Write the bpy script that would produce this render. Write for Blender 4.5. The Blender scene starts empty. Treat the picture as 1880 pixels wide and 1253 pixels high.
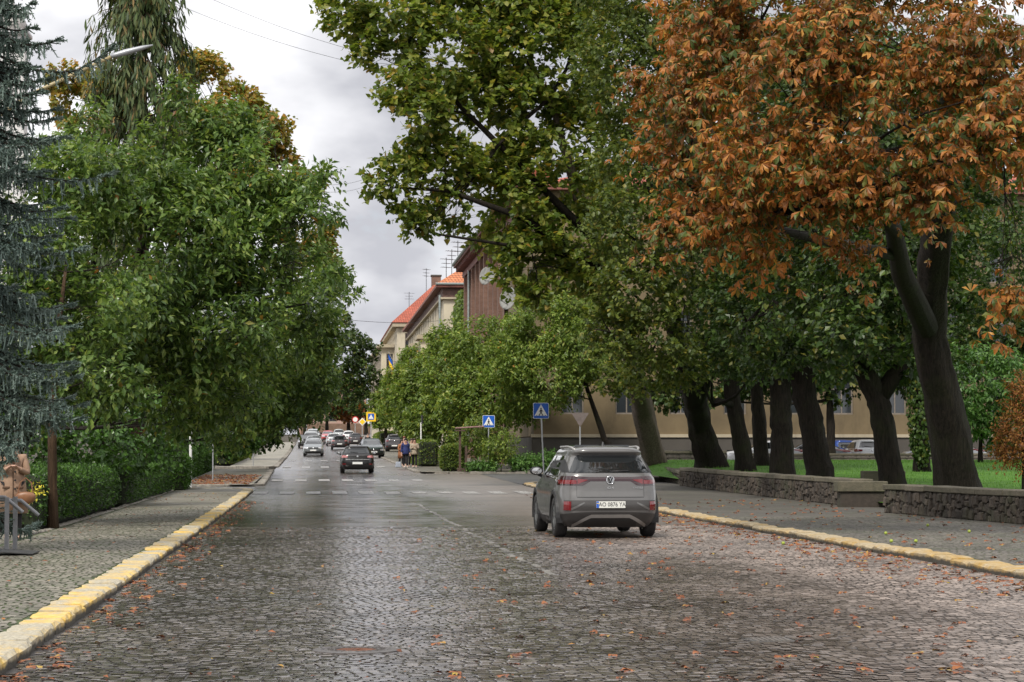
import bpy, bmesh, math, random
import numpy as np
from mathutils import Vector, Matrix, Euler

random.seed(11)
rng = np.random.default_rng(11)
SC = bpy.context.scene
COL = SC.collection

# ------------------------------------------------------------------ camera
F, CX, CY = 4180.0, 940.0, 626.5          # photograph in pixels: focal length, centre
CAMZ = 1.55
PITCH = math.atan(202.5 / F)              # horizon of the near road at row 829
YAW = math.atan(365 * math.cos(PITCH) / F)  # the road runs along +Y, towards column 575
cd = bpy.data.cameras.new('camera')
cam = bpy.data.objects.new('camera', cd); COL.objects.link(cam)
cd.sensor_width = 36.0
cd.lens = 36.0 * F / 1880
cd.clip_start, cd.clip_end = 0.5, 6000
cam.location = (0, 0, CAMZ)
cam.rotation_euler = (math.pi / 2 + PITCH, 0, -YAW)
cd.dof.use_dof = True
cd.dof.focus_distance = 38
cd.dof.aperture_fstop = 14.0
SC.camera = cam

# ------------------------------------------------------------------ sky and sun
SUN_EL, SUN_AZ = math.radians(50), math.radians(-152)   # azimuth from +Y, towards +X
w = bpy.data.worlds.new('World'); SC.world = w; w.use_nodes = True
nt = w.node_tree; N = nt.nodes; Lk = nt.links
for n_ in list(N): N.remove(n_)
def wn(t, **kw):
    n = N.new(t)
    for k, v in kw.items(): setattr(n, k, v)
    return n
sky = wn('ShaderNodeTexSky', sky_type='NISHITA', sun_disc=False)
sky.sun_elevation = SUN_EL; sky.sun_rotation = SUN_AZ
tc = wn('ShaderNodeTexCoord')
mp = wn('ShaderNodeMapping'); mp.inputs['Scale'].default_value = (1.0, 1.0, 2.0)
mp.inputs['Location'].default_value = (4.439, -4.778, -3.967)
Lk.new(tc.outputs['Generated'], mp.inputs['Vector'])
n1 = wn('ShaderNodeTexNoise'); n1.inputs['Scale'].default_value = 4.6; n1.inputs['Detail'].default_value = 6; n1.inputs['Roughness'].default_value = 0.48
n2 = wn('ShaderNodeTexNoise'); n2.inputs['Scale'].default_value = 9.5; n2.inputs['Detail'].default_value = 6; n2.inputs['Roughness'].default_value = 0.5
Lk.new(mp.outputs[0], n1.inputs['Vector']); Lk.new(mp.outputs[0], n2.inputs['Vector'])
r1 = wn('ShaderNodeValToRGB')          # cloud brightness
e = r1.color_ramp.elements
e[0].position = 0.37; e[0].color = (0.25, 0.253, 0.275, 1)
e[1].position = 0.60; e[1].color = (0.62, 0.615, 0.625, 1)
m_ = e.new(0.47); m_.color = (0.47, 0.47, 0.482, 1)
Lk.new(n1.outputs['Fac'], r1.inputs['Fac'])
r2 = wn('ShaderNodeValToRGB')          # where the cover opens
r2.color_ramp.elements[0].position = 0.60; r2.color_ramp.elements[0].color = (0, 0, 0, 1)
r2.color_ramp.elements[1].position = 0.72; r2.color_ramp.elements[1].color = (0.6, 0.6, 0.6, 1)
Lk.new(n2.outputs['Fac'], r2.inputs['Fac'])
sk = wn('ShaderNodeMix', data_type='RGBA', blend_type='MULTIPLY'); sk.inputs['Factor'].default_value = 1
Lk.new(sky.outputs[0], sk.inputs['A']); sk.inputs['B'].default_value = (0.075, 0.075, 0.075, 1)
mxw = wn('ShaderNodeMix', data_type='RGBA')
Lk.new(r2.outputs[0], mxw.inputs['Factor']); Lk.new(r1.outputs[0], mxw.inputs['A']); Lk.new(sk.outputs['Result'], mxw.inputs['B'])
bg = wn('ShaderNodeBackground'); bg.inputs['Strength'].default_value = 1.0
wo = wn('ShaderNodeOutputWorld')
Lk.new(mxw.outputs['Result'], bg.inputs['Color']); Lk.new(bg.outputs[0], wo.inputs['Surface'])

sl = bpy.data.lights.new('sun', 'SUN'); sl.energy = 1.5; sl.angle = math.radians(12); sl.color = (1.0, 0.95, 0.86)
so = bpy.data.objects.new('sun', sl); COL.objects.link(so)
sdir = Vector((math.sin(SUN_AZ) * math.cos(SUN_EL), math.cos(SUN_AZ) * math.cos(SUN_EL), math.sin(SUN_EL)))
so.rotation_euler = sdir.to_track_quat('Z', 'Y').to_euler()
so.location = (0, 0, 60)
SC.view_settings.view_transform = 'Standard'; SC.view_settings.look = 'None'
SC.view_settings.gamma = 1; SC.view_settings.exposure = 1.25; SC.view_settings.use_curve_mapping = False
SC.render.engine = 'CYCLES'
try:
    SC.cycles.max_bounces = 6; SC.cycles.diffuse_bounces = 3; SC.cycles.transparent_max_bounces = 4
    SC.cycles.glossy_bounces = 3; SC.cycles.transmission_bounces = 3; SC.cycles.caustics_reflective = False
    SC.cycles.sample_clamp_indirect = 6
    SC.cycles.use_denoising = True
except Exception: pass

# ------------------------------------------------------------------ projection helpers
_cp, _sp, _cy, _sy = math.cos(PITCH), math.sin(PITCH), math.cos(YAW), math.sin(YAW)
RT = np.array((_cy, -_sy, 0)); FW = np.array((_sy * _cp, _cy * _cp, _sp)); UP = np.cross(RT, FW)
def ray(px, py): return FW + RT * ((px - CX) / F) - UP * ((py - CY) / F)
def P(px, py, Y):                      # point of the pixel's ray at distance Y along the road
    r = ray(px, py); t = Y / r[1]
    return Vector((r[0] * t, Y, CAMZ + r[2] * t))
KY = np.array([-50, 60, 90, 122, 160, 199, 239, 280, 320, 400, 500, 4000], float)
KZ = np.array([0, 0, .10, .41, .78, 1.15, 1.75, 2.35, 3.0, 4.5, 5.2, 5.2], float)
_yy = np.linspace(-50, 700, 1501); _zz = np.interp(_yy, KY, KZ)
_zz = np.convolve(np.pad(_zz, 40, mode='edge'), np.ones(81) / 81, 'valid'); _zz[_yy < 38] = 0
def zr(y): return np.interp(y, _yy, _zz)
def XP(px, Y, py=829): return P(px, py, Y).x
def GP(px, Y, dz=0.0): return Vector((XP(px, Y), Y, float(zr(Y)) + dz))
def S(Y): return F / Y                 # photo pixels per metre at distance Y
def sstep(a, b, x):
    t = np.clip((np.asarray(x, float) - a) / (b - a), 0, 1); return t * t * (3 - 2 * t)
def lawn_z(x, y):
    return float(zr(y) + 0.22 + 0.62 * sstep(50, 112, y) * sstep(13.5, 17, x))

# ------------------------------------------------------------------ object helpers
def new_obj(name, data, parent=None, mat=None):
    o = bpy.data.objects.new(name, data); COL.objects.link(o)
    if parent is not None: o.parent = parent
    if mat is not None and data is not None and not data.materials: data.materials.append(mat)
    return o
def tag(o, label=None, cat=None, group=None, kind=None):
    for k, v in (('label', label), ('category', cat), ('group', group), ('kind', kind)):
        if v: o[k] = v
    return o
def thing(name, label, cat, loc=(0, 0, 0), rz=0.0, group=None):
    o = bpy.data.objects.new(name, None); COL.objects.link(o); o.empty_display_size = 0.2
    o.location = loc; o.rotation_euler = (0, 0, rz)
    return tag(o, label, cat, group)
def fast_mesh(name, verts, faces, smooth=False):
    """verts (n,3) array, faces (m,k) array with one k"""
    verts = np.ascontiguousarray(verts, np.float32); faces = np.ascontiguousarray(faces, np.int32)
    me = bpy.data.meshes.new(name); k = faces.shape[1]
    me.vertices.add(len(verts)); me.vertices.foreach_set('co', verts.ravel())
    me.loops.add(faces.size); me.loops.foreach_set('vertex_index', faces.ravel())
    me.polygons.add(len(faces)); me.polygons.foreach_set('loop_start', np.arange(0, faces.size, k, dtype=np.int32))
    me.update(calc_edges=True); me.validate()
    me.polygons.foreach_set('use_smooth', np.full(len(faces), smooth)); me.update()
    return me
class MB:
    def __init__(s): s.v = []; s.f = []
    def add(s, vs, fs):
        o = len(s.v); s.v += [tuple(v) for v in vs]; s.f += [tuple(i + o for i in f) for f in fs]; return s
    def box(s, c, size, rot=None, taper=1.0):
        x, y, z = size[0] / 2, size[1] / 2, size[2] / 2
        vs = [Vector(p) for p in ((-x, -y, -z), (x, -y, -z), (x, y, -z), (-x, y, -z), (-x * taper, -y * taper, z), (x * taper, -y * taper, z), (x * taper, y * taper, z), (-x * taper, y * taper, z))]
        if rot is not None: vs = [rot @ v for v in vs]
        c = Vector(c)
        return s.add([v + c for v in vs], [(0, 3, 2, 1), (4, 5, 6, 7), (0, 1, 5, 4), (1, 2, 6, 5), (2, 3, 7, 6), (3, 0, 4, 7)])
    def span(s, a, b):
        a = Vector(a); b = Vector(b); return s.box((a + b) / 2, [abs(b[i] - a[i]) for i in range(3)])
    def tube(s, pts, rad, n=8, cap=True):
        pts = [Vector(p) for p in pts]
        if not hasattr(rad, '__len__'): rad = [rad] * len(pts)
        ref = None; rings = []
        for i, p in enumerate(pts):
            d = (pts[min(i + 1, len(pts) - 1)] - pts[max(i - 1, 0)])
            d = d.normalized() if d.length > 1e-9 else Vector((0, 0, 1))
            if ref is None: ref = d.orthogonal().normalized()
            u = (ref - d * ref.dot(d)); u = u.normalized() if u.length > 1e-6 else d.orthogonal().normalized()
            ref = u; v = d.cross(u)
            rings.append([p + (u * math.cos(2 * math.pi * k / n) + v * math.sin(2 * math.pi * k / n)) * rad[i] for k in range(n)])
        vs = [q for r in rings for q in r]; fs = []
        for i in range(len(pts) - 1):
            for k in range(n):
                a = i * n + k; b = i * n + (k + 1) % n; fs.append((a, b, b + n, a + n))
        if cap:
            fs.append(tuple(range(n - 1, -1, -1))); m = (len(pts) - 1) * n; fs.append(tuple(range(m, m + n)))
        return s.add(vs, fs)
    def lathe(s, prof, n=16, axis='z', c=(0, 0, 0), close=False):
        vs = []; c = Vector(c)
        for r, h in prof:
            for k in range(n):
                a = 2 * math.pi * k / n; x, y = r * math.cos(a), r * math.sin(a)
                p = {'z': (x, y, h), 'x': (h, x, y), 'y': (x, h, y)}[axis]
                vs.append(Vector(p) + c)
        fs = []; m = len(prof)
        for i in range(m if close else m - 1):
            j = (i + 1) % m
            for k in range(n):
                a = i * n + k; b = i * n + (k + 1) % n; e = j * n + (k + 1) % n; d = j * n + k; fs.append((a, b, e, d))
        return s.add(vs, fs)
    def prism(s, poly, axis_fn, d0, d1):
        """poly: 2D outline; axis_fn(u,v,d)->3D"""
        n = len(poly)
        vs = [axis_fn(u, v, d0) for u, v in poly] + [axis_fn(u, v, d1) for u, v in poly]
        fs = [tuple(range(n - 1, -1, -1)), tuple(range(n, 2 * n))] + [(i, (i + 1) % n, (i + 1) % n + n, i + n) for i in range(n)]
        return s.add(vs, fs)
    def mesh(s, name='mesh', smooth=False, bevel=0, seg=1, fixn=True):
        me = bpy.data.meshes.new(name); me.from_pydata(s.v, [], s.f); me.update()
        if bevel or fixn:
            bm = bmesh.new(); bm.from_mesh(me)
            if bevel:
                bmesh.ops.bevel(bm, geom=[e for e in bm.edges if e.is_manifold and e.calc_face_angle(0) > 0.5], offset=bevel, segments=seg, affect='EDGES', clamp_overlap=True)
            if fixn: bmesh.ops.recalc_face_normals(bm, faces=bm.faces)
            bm.to_mesh(me); bm.free()
        if smooth:
            me.polygons.foreach_set('use_smooth', [True] * len(me.polygons))
        return me
    def build(s, name, mat, parent=None, smooth=False, bevel=0, seg=1):
        return new_obj(name, s.mesh(name, smooth, bevel, seg), parent, mat)

# ------------------------------------------------------------------ materials
class NT:
    def __init__(s, name):
        s.m = bpy.data.materials.new(name); s.m.use_nodes = True; s.t = s.m.node_tree
        s.b = s.t.nodes['Principled BSDF']; s.out = s.t.nodes['Material Output']
    def n(s, t, ins=None, **kw):
        x = s.t.nodes.new(t)
        for k, v in kw.items(): setattr(x, k, v)
        for k, v in (ins or {}).items():
            if isinstance(v, bpy.types.NodeSocket): s.t.links.new(v, x.inputs[k])
            else: x.inputs[k].default_value = v
        return x
    def set(s, **kw):
        for k, v in kw.items():
            k = k.replace('_', ' ')
            if isinstance(v, bpy.types.NodeSocket): s.t.links.new(v, s.b.inputs[k])
            else: s.b.inputs[k].default_value = v
    def noise(s, scale, detail=4, rough=.55, vec=None, dist=0):
        x = s.n('ShaderNodeTexNoise', {'Scale': scale, 'Detail': detail, 'Roughness': rough, 'Distortion': dist})
        if vec is not None: s.t.links.new(vec, x.inputs['Vector'])
        return x.outputs['Fac']
    def pos(s): return s.n('ShaderNodeNewGeometry').outputs['Position']
    def obj(s): return s.n('ShaderNodeTexCoord').outputs['Object']
    def mapv(s, vec, scale=(1, 1, 1), loc=(0, 0, 0)):
        return s.n('ShaderNodeMapping', {'Vector': vec, 'Scale': scale, 'Location': loc}).outputs[0]
    def ramp(s, fac, stops, interp='LINEAR'):
        x = s.n('ShaderNodeValToRGB', {'Fac': fac}); r = x.color_ramp; r.interpolation = interp
        while len(r.elements) > 1: r.elements.remove(r.elements[-1])
        for i, (p, c) in enumerate(stops):
            el = r.elements[0] if i == 0 else r.elements.new(p)
            el.position = p; el.color = (*c, 1) if hasattr(c, '__len__') else (c, c, c, 1)
        return x.outputs['Color']
    def mix(s, fac, a, b, blend='MIX'):
        x = s.n('ShaderNodeMix', data_type='RGBA', blend_type=blend)
        for k, v in (('Factor', fac), ('A', a), ('B', b)):
            if isinstance(v, bpy.types.NodeSocket): s.t.links.new(v, x.inputs[k])
            elif hasattr(v, '__len__'): x.inputs[k].default_value = (*v, 1)
            elif k == 'Factor': x.inputs[k].default_value = v
            else: x.inputs[k].default_value = (v, v, v, 1)
        return x.outputs['Result']
    def math(s, op, a, b=None, clamp=False):
        x = s.n('ShaderNodeMath', operation=op, use_clamp=clamp)
        for i, v in enumerate((a, b)):
            if v is None: continue
            if isinstance(v, bpy.types.NodeSocket): s.t.links.new(v, x.inputs[i])
            else: x.inputs[i].default_value = v
        return x.outputs[0]
    def bump(s, h, strength=.3, dist=.02):
        s.set(Normal=s.n('ShaderNodeBump', {'Height': h, 'Strength': strength, 'Distance': dist}).outputs[0])
    def isl(s):
        a = s.n('ShaderNodeNewGeometry').outputs['Random Per Island']; b = s.n('ShaderNodeObjectInfo').outputs['Random']
        return s.math('FRACT', s.math('ADD', a, b))
MATS = {}
def plain(name, col, rough=.6, metal=0.0, var=.25, scale=6.0, bump=0.0, coat=0.0, spec=.5):
    if name in MATS: return MATS[name]
    t = NT(name); v = t.obj()
    if var:
        f = t.noise(scale, 5, .6, v)
        c = t.ramp(f, [(.3, tuple(x * (1 - var) for x in col)), (.7, tuple(min(1, x * (1 + var)) for x in col))])
        t.set(Base_Color=c)
    else: t.set(Base_Color=(*col, 1))
    t.set(Roughness=rough, Metallic=metal, Coat_Weight=coat, Specular_IOR_Level=spec)
    if bump: t.bump(t.noise(scale * 4, 4, .6, v), bump, .02)
    MATS[name] = t.m; return t.m
def stone_mat(name, c0, c1, rough0=.3, rough1=.6, moss=0.0, wet=False, joint=None, stain=None):
    """paving setts: colour by stone, grain, damp"""
    t = NT(name); r = t.isl(); pos = t.pos()
    c = t.ramp(r, [(0, c0), (1, c1)])
    big = t.noise(.35, 3, .5, pos)
    c = t.mix(.55, c, t.ramp(big, [(.35, (.55, .55, .55)), (.65, (1.15, 1.12, 1.1))]), 'MULTIPLY')
    g = t.noise(60, 3, .6, pos)
    c = t.mix(.5, c, t.ramp(g, [(.3, (.6, .6, .6)), (.7, (1.2, 1.2, 1.2))]), 'MULTIPLY')
    if moss:
        mm = t.ramp(t.noise(1.3, 4, .6, pos), [(.5, 0.0), (.66, moss)])
        c = t.mix(mm, c, (.05, .075, .02))
    ro = t.ramp(t.noise(.8, 4, .6, pos), [(.35, rough0), (.65, rough1)])
    if wet:
        sx = t.n('ShaderNodeSeparateXYZ', {'Vector': pos}).outputs
        d = t.math('ADD', sx['X'], t.math('MULTIPLY', t.math('SUBTRACT', t.noise(.22, 4, .6, t.mapv(pos, (1, .25, 1))), .5), 7.0))
        dry = t.n('ShaderNodeMapRange', {'Value': d, 'From Min': 2.6, 'From Max': 6.5, 'To Min': 0.0, 'To Max': 1.0}).outputs[0]
        ro = t.mix(dry, ro, t.math('ADD', .36, t.math('MULTIPLY', r, .25)))
        c = t.mix(dry, t.mix(1, c, (.68, .68, .70), 'MULTIPLY'), t.mix(1, c, (1.2, 1.13, 1.08), 'MULTIPLY'))
    t.set(Base_Color=c, Roughness=ro, Specular_IOR_Level=1.0 if wet else .5)
    t.bump(g, .05 if wet else .35, .01)
    return t.m
def leaf_mat(name, stops, trans=.3, rough=.45, patch=.35, spec=.4):
    t = NT(name); r = t.isl()
    c = t.ramp(r, stops)
    p = t.noise(.55, 3, .5, t.pos())
    c = t.mix(patch, c, t.ramp(p, [(.32, (.55, .6, .55)), (.68, (1.35, 1.3, 1.1))]), 'MULTIPLY')
    t.set(Base_Color=c, Roughness=rough, Specular_IOR_Level=spec)
    tr = t.n('ShaderNodeBsdfTranslucent', {'Color': t.mix(1, c, (1.35, 1.35, .8), 'MULTIPLY')})
    mx = t.n('ShaderNodeMixShader', {'Fac': trans})
    t.t.links.new(t.b.outputs[0], mx.inputs[1]); t.t.links.new(tr.outputs[0], mx.inputs[2]); t.t.links.new(mx.outputs[0], t.out.inputs['Surface'])
    return t.m
def bark_mat(name, c0, c1, moss=0.0):
    t = NT(name); v = t.pos()
    f = t.noise(5, 6, .65, t.mapv(v, (4, 4, .6)), .4)
    c = t.ramp(f, [(.3, c0), (.7, c1)])
    if moss: c = t.mix(t.ramp(t.noise(1.2, 4, .6, v), [(.5, 0.0), (.7, moss)]), c, (.035, .05, .012))
    t.set(Base_Color=c, Roughness=.9, Specular_IOR_Level=.2); t.bump(f, .9, .06)
    return t.m
def paint(name, col, metal=.0, rough=.35, coat=.6):
    if name in MATS: return MATS[name]
    t = NT(name); d = t.noise(2.5, 4, .6, t.obj())
    t.set(Base_Color=t.mix(.3, col, t.ramp(d, [(.3, tuple(x * .8 for x in col)), (.7, col)])), Metallic=metal,
          Roughness=t.ramp(t.noise(9, 4, .6, t.obj()), [(.3, rough), (.7, rough + .12)]), Coat_Weight=coat, Coat_Roughness=.06)
    MATS[name] = t.m; return t.m
M = {}
M['sett'] = stone_mat('road_setts', (.115, .097, .087), (.28, .242, .215), .03, .15, wet=True)
M['sett_far'] = stone_mat('road_surface', (.13, .114, .102), (.17, .152, .136), .10, .22, wet=True)
M['joint'] = plain('road_joint_dirt', (.03, .024, .02), .5, var=.4, scale=20)
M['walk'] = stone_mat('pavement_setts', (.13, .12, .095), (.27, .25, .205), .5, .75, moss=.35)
M['walk_r'] = stone_mat('shade_tinted_setts', (.09, .082, .07), (.17, .155, .13), .6, .85, moss=.3)  # right pavement: darker copy of the setts, shade put into the colour
M['walk_joint'] = plain('mossy_joint', (.045, .065, .018), .9, var=.5, scale=3)
M['asphalt'] = plain('asphalt', (.075, .073, .072), .5, var=.35, scale=1.2, bump=.3)
M['soil'] = plain('soil', (.045, .036, .022), .95, var=.5, scale=.8, bump=.4)
M['bark'] = bark_mat('bark_dark', (.006, .005, .004), (.032, .025, .019), .25)  # near black: canopy shade on the trunks is put into the bark colour
M['bark_l'] = bark_mat('bark_light', (.07, .055, .043), (.19, .15, .12), .3)
M['bark_t'] = bark_mat('bark_brown', (.03, .019, .011), (.085, .052, .03))
M['twig'] = plain('twig_bark', (.035, .028, .022), .9, var=.3)
M['metal'] = plain('galvanised_metal', (.42, .43, .44), .45, .6, .15)
M['dark_metal'] = plain('dark_metal', (.05, .05, .052), .5, .5, .2)
M['black'] = plain('black_plastic', (.018, .018, .019), .5, var=.2)
M['rubber'] = plain('tyre_rubber', (.022, .021, .021), .8, var=.3, scale=12)
M['chrome'] = plain('chrome', (.75, .76, .78), .12, 1.0, 0)
M['rim'] = plain('alloy', (.40, .41, .42), .3, .9, .1)
M['white'] = plain('white_paint', (.76, .76, .74), .5, var=.08)
M['blue'] = plain('sign_blue', (.012, .10, .48), .35, var=.08)
M['yellow'] = plain('sign_yellow', (.85, .55, .02), .4, var=.1)
M['red'] = plain('lamp_red', (.15, .004, .006), .18, var=0, coat=1)
M['lampdark'] = plain('lamp_smoked', (.035, .012, .014), .1, var=0, coat=1)
M['clearlamp'] = plain('lamp_clear', (.6, .6, .62), .12, .4, var=.2, coat=1)
t_ = NT('car_glass'); t_.set(Base_Color=(.012, .014, .015, 1), Roughness=.04, Specular_IOR_Level=.6, Coat_Weight=.5, Coat_Roughness=.02); M['glass'] = t_.m
t_ = NT('house_glass'); t_.set(Base_Color=(.03, .035, .04, 1), Roughness=.06, Specular_IOR_Level=.7); M['wglass'] = t_.m
# ================================================================== THE SETTING
def und(x, y): return 0.006 * np.sin(1.9 * x + .7 * np.sin(.35 * y)) + 0.005 * np.sin(.9 * y + 1.3 * x) + .004 * np.sin(2.6 * y - .8 * x)
def sheet(name, xs, ys, zf, mat, kind='structure'):
    X, Y = np.meshgrid(np.asarray(xs, float), np.asarray(ys, float)); Z = zf(X, Y)
    v = np.stack([X.ravel(), Y.ravel(), Z.ravel()], 1); nx, ny = len(xs), len(ys)
    i = (np.arange(ny - 1)[:, None] * nx + np.arange(nx - 1)[None]).ravel()
    o = new_obj(name, fast_mesh(name, v, np.stack([i, i + 1, i + nx + 1, i + nx], 1), True), None, mat)
    if kind: o['kind'] = kind
    return o
ax = np.concatenate([np.linspace(-2500, -80, 12), np.linspace(-60, 80, 29), np.linspace(100, 2500, 12)])
ay = np.concatenate([np.linspace(-60, 500, 141), np.linspace(560, 4500, 16)])
sheet('ground', ax, ay, lambda x, y: zr(y) - .07 + 0 * x, M['soil'])
ROADL, ROADR, FARR = -2.15, 8.6, 5.4
SETT_END = 47.0
road = sheet('road', np.linspace(ROADL - .2, ROADR + .2, 44), np.arange(12, SETT_END + 3, .3), lambda x, y: zr(y) - .007 + und(x, y), M['joint'])
road['label'] = 'wet cobbled carriageway'
far = sheet('road_surface', np.linspace(ROADL - .1, ROADR + .1, 12), np.arange(SETT_END - .2, 120, .5), lambda x, y: zr(y) + und(x, y) - .001, M['sett_far'], None); far.parent = road
far = sheet('road_surface', np.linspace(-2.2, 12, 12), np.concatenate([np.arange(119.4, 402, 3), [410]]), lambda x, y: zr(y) - .004 + 0 * x, M['sett_far'], None); far.parent = road
sheet('cross_street', np.linspace(-60, 60, 20), np.linspace(392, 424, 9), lambda x, y: zr(y) + .01 + 0 * x, M['asphalt'])
sheet('side_street', np.linspace(8.66, 70, 30), np.linspace(95.5, 118.6, 12), lambda x, y: zr(y) + .005 + .0 * x, M['asphalt'])
sheet('driveway', np.linspace(-22, ROADL, 8), np.linspace(85, 91, 5), lambda x, y: zr(y) + .006 + 0 * x, M['asphalt'])
WL = .095
pav_l = sheet('left_pavement', np.linspace(-4.85, -2.46, 6), np.arange(11, 86, 1.), lambda x, y: zr(y) + WL - .008 + 0 * x, M['walk_joint'])
apron = sheet('left_forecourt', np.linspace(-12, -4.85, 6), np.arange(18, 41, 1.), lambda x, y: zr(y) + WL - .008 + 0 * x, M['walk_joint'])
pav_r = sheet('right_pavement', np.linspace(8.9, 15.4, 10), np.arange(18, 95, 1.), lambda x, y: zr(y) + WL - .008 + 0 * x, M['walk_joint'])
pl2 = sheet('left_pavement', np.linspace(-5.4, -2.4, 4), np.arange(91, 129, 1.), lambda x, y: zr(y) + WL + 0 * x, M['walk'])
pl3 = sheet('left_pavement', np.linspace(-5.0, -2.4, 4), np.arange(138, 300, 3.), lambda x, y: zr(y) + WL + 0 * x, M['walk'])
pr2 = sheet('right_pavement', np.linspace(FARR + .25, 13, 6), np.arange(118.9, 300, 1.), lambda x, y: zr(y) + WL + 0 * x, M['walk'])

def setts(owner, x0, x1, y0, y1, size, dz, mat, n_single=300, skip=None, slant=0.0, aw=.12, seed=1, h=.022, gk=.07, wave=1.0):
    """rows of squared stones; the nearest n_single become objects, the rest one mesh"""
    r = np.random.default_rng(seed); rows = []
    y = y0
    while y < y1:
        wds = r.uniform(.78, 1.28, int((x1 - x0) / size * 1.35) + 4) * size
        xe = x0 - r.uniform(0, size) + np.concatenate([[0], np.cumsum(wds)])
        k = (xe[1:] < x1 + size * .6) & (xe[:-1] > x0 - size * .4)
        a = np.clip(xe[:-1][k], x0, x1); b = np.clip(xe[1:][k], x0, x1); ok = (b - a) > .3 * size
        a, b = a[ok], b[ok]; xc = (a + b) / 2
        yo = aw * np.sin(2 * math.pi * xc / 2.9 + .25 * y) + .5 * aw * np.sin(2 * math.pi * xc / 1.3 - .4 * y + 1.)
        dep = size * .98 * r.uniform(.85, 1.0, len(xc))
        rows.append(np.stack([xc, y + yo + r.normal(0, .06 * size, len(xc)), (b - a), dep], 1)); y += size
    A = np.concatenate(rows)
    A = A[(A[:, 1] > y0) & (A[:, 1] < y1)]
    if skip is not None: A = A[~skip(A[:, 0], A[:, 1])]
    n = len(A); g = size * gk
    hw = np.maximum(A[:, 2] / 2 - g, .02); hd = A[:, 3] / 2 - g
    tz = r.normal(0, .0012, n); tx = r.normal(0, .02, n); ty = r.normal(.016, .016, n)
    base = zr(A[:, 1]) + dz + wave * und(A[:, 0], A[:, 1])
    sgn = np.array([(-1, -1), (1, -1), (1, 1), (-1, 1)], float)
    ring = []
    for rr, zz in ((1.0, -.0013 * r.uniform(.5, 1.8, n)), (.72, .0)):
        for sx, sy in sgn:
            jx = r.normal(0, .05, n) if rr < 1 else 0; jy = r.normal(0, .05, n) if rr < 1 else 0
            ox, oy = hw * (sx * rr + jx), hd * (sy * rr + jy)
            ring.append(np.stack([A[:, 0] + ox, A[:, 1] + oy, base + zz + (tz + tx * ox + ty * oy if rr < 1 else 0)], 1))
    V = np.stack(ring, 1)                              # n,12,3
    fq = [(4, 5, 6, 7)] + [(a, (a + 1) % 4, (a + 1) % 4 + 4, a + 4) for a in range(4)]
    fq = np.array(fq)
    vis = (A[:, 1] > 14.9)
    px = 575 + A[:, 0] * F / A[:, 1]
    order = np.argsort(np.where(vis & (px > 4) & (px < 1876), A[:, 1], 1e9))[:n_single]
    single = np.zeros(n, bool); single[order] = True
    VR = V[~single]; m = len(VR)
    o = new_obj('paving', fast_mesh('paving', VR.reshape(-1, 3), (fq[None] + 8 * np.arange(m)[:, None, None]).reshape(-1, 4)), owner, mat)
    o['kind'] = 'stuff'
    variants = {}
    for j, i in enumerate(order):
        k = j % 24
        c = V[i].mean(0)
        if k not in variants:
            variants[k] = (fast_mesh('cobble', V[i] - c, fq), hw[i], hd[i]); variants[k][0].materials.append(mat)
        me, w0, d0 = variants[k]
        q = new_obj('cobble', me, owner); q.location = c; q.scale = (hw[i] / w0, hd[i] / d0, 1)
MH = Vector((.34, 17.85, 0))
setts(road, ROADL + .02, ROADR, 14.4, SETT_END, .105, 0, M['sett'], 300, lambda x, y: ((x - MH.x) ** 2 + (y - MH.y) ** 2 < .345 ** 2) | ((abs(x - 3.74) < .2) & (abs(y - 18.5) < .2)), seed=2)
setts(pav_l, -4.8, -2.5, 14.6, 60, .128, WL, M['walk'], 300, aw=.05, seed=3, gk=.10, wave=0)
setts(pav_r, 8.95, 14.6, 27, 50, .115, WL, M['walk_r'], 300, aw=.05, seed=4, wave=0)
setts(apron, -7.5, -4.86, 26, 40.5, .11, WL, M['walk'], 60, aw=.02, seed=5, wave=0)
sheet('left_pavement_strip', np.linspace(-4.8, -2.5, 4), np.arange(59.8, 85.6, 1.), lambda x, y: zr(y) + WL - .004 + 0 * x, M['walk'])
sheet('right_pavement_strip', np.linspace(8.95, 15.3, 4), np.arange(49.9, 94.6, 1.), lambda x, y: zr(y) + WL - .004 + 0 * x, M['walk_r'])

# painted crossings
def Yrow(py, dz=0.0):
    a, b = 16.0, 390.0
    for _ in range(50):
        m = (a + b) / 2
        if 829 - (float(zr(m)) + dz - CAMZ) * F / m > py: a = m
        else: b = m
    return (a + b) / 2
t_ = NT('worn_road_paint'); pz = t_.pos()
t_.set(Base_Color=t_.mix(t_.ramp(t_.noise(9, 4, .7, pz), [(.42, 0.0), (.58, 1.0)]), (.13, .12, .11), (.42, .41, .39)), Roughness=.5); M['mark'] = t_.m
def stripe(x, y, wd, ln):
    o = sheet('crossing_stripe', [x - wd / 2, x + wd / 2], np.linspace(y - ln / 2, y + ln / 2, 9), lambda a, b: zr(b) + und(a, b) + .010 + 0 * a, M['mark'], None); o.parent = road
for py, xa, xb, step, ln in ((905, -1.85, 8.4, .93, 3.6), (882, -1.6, 5.4, 1.05, 3.4), (858, -1.6, 5.0, 1.15, 4.0), (846.5, -1.5, 5.0, 1.15, 4.0)):
    y = Yrow(py); x = xa
    while x < xb: stripe(x, y + random.uniform(-.1, .1), .5, ln); x += step
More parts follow.
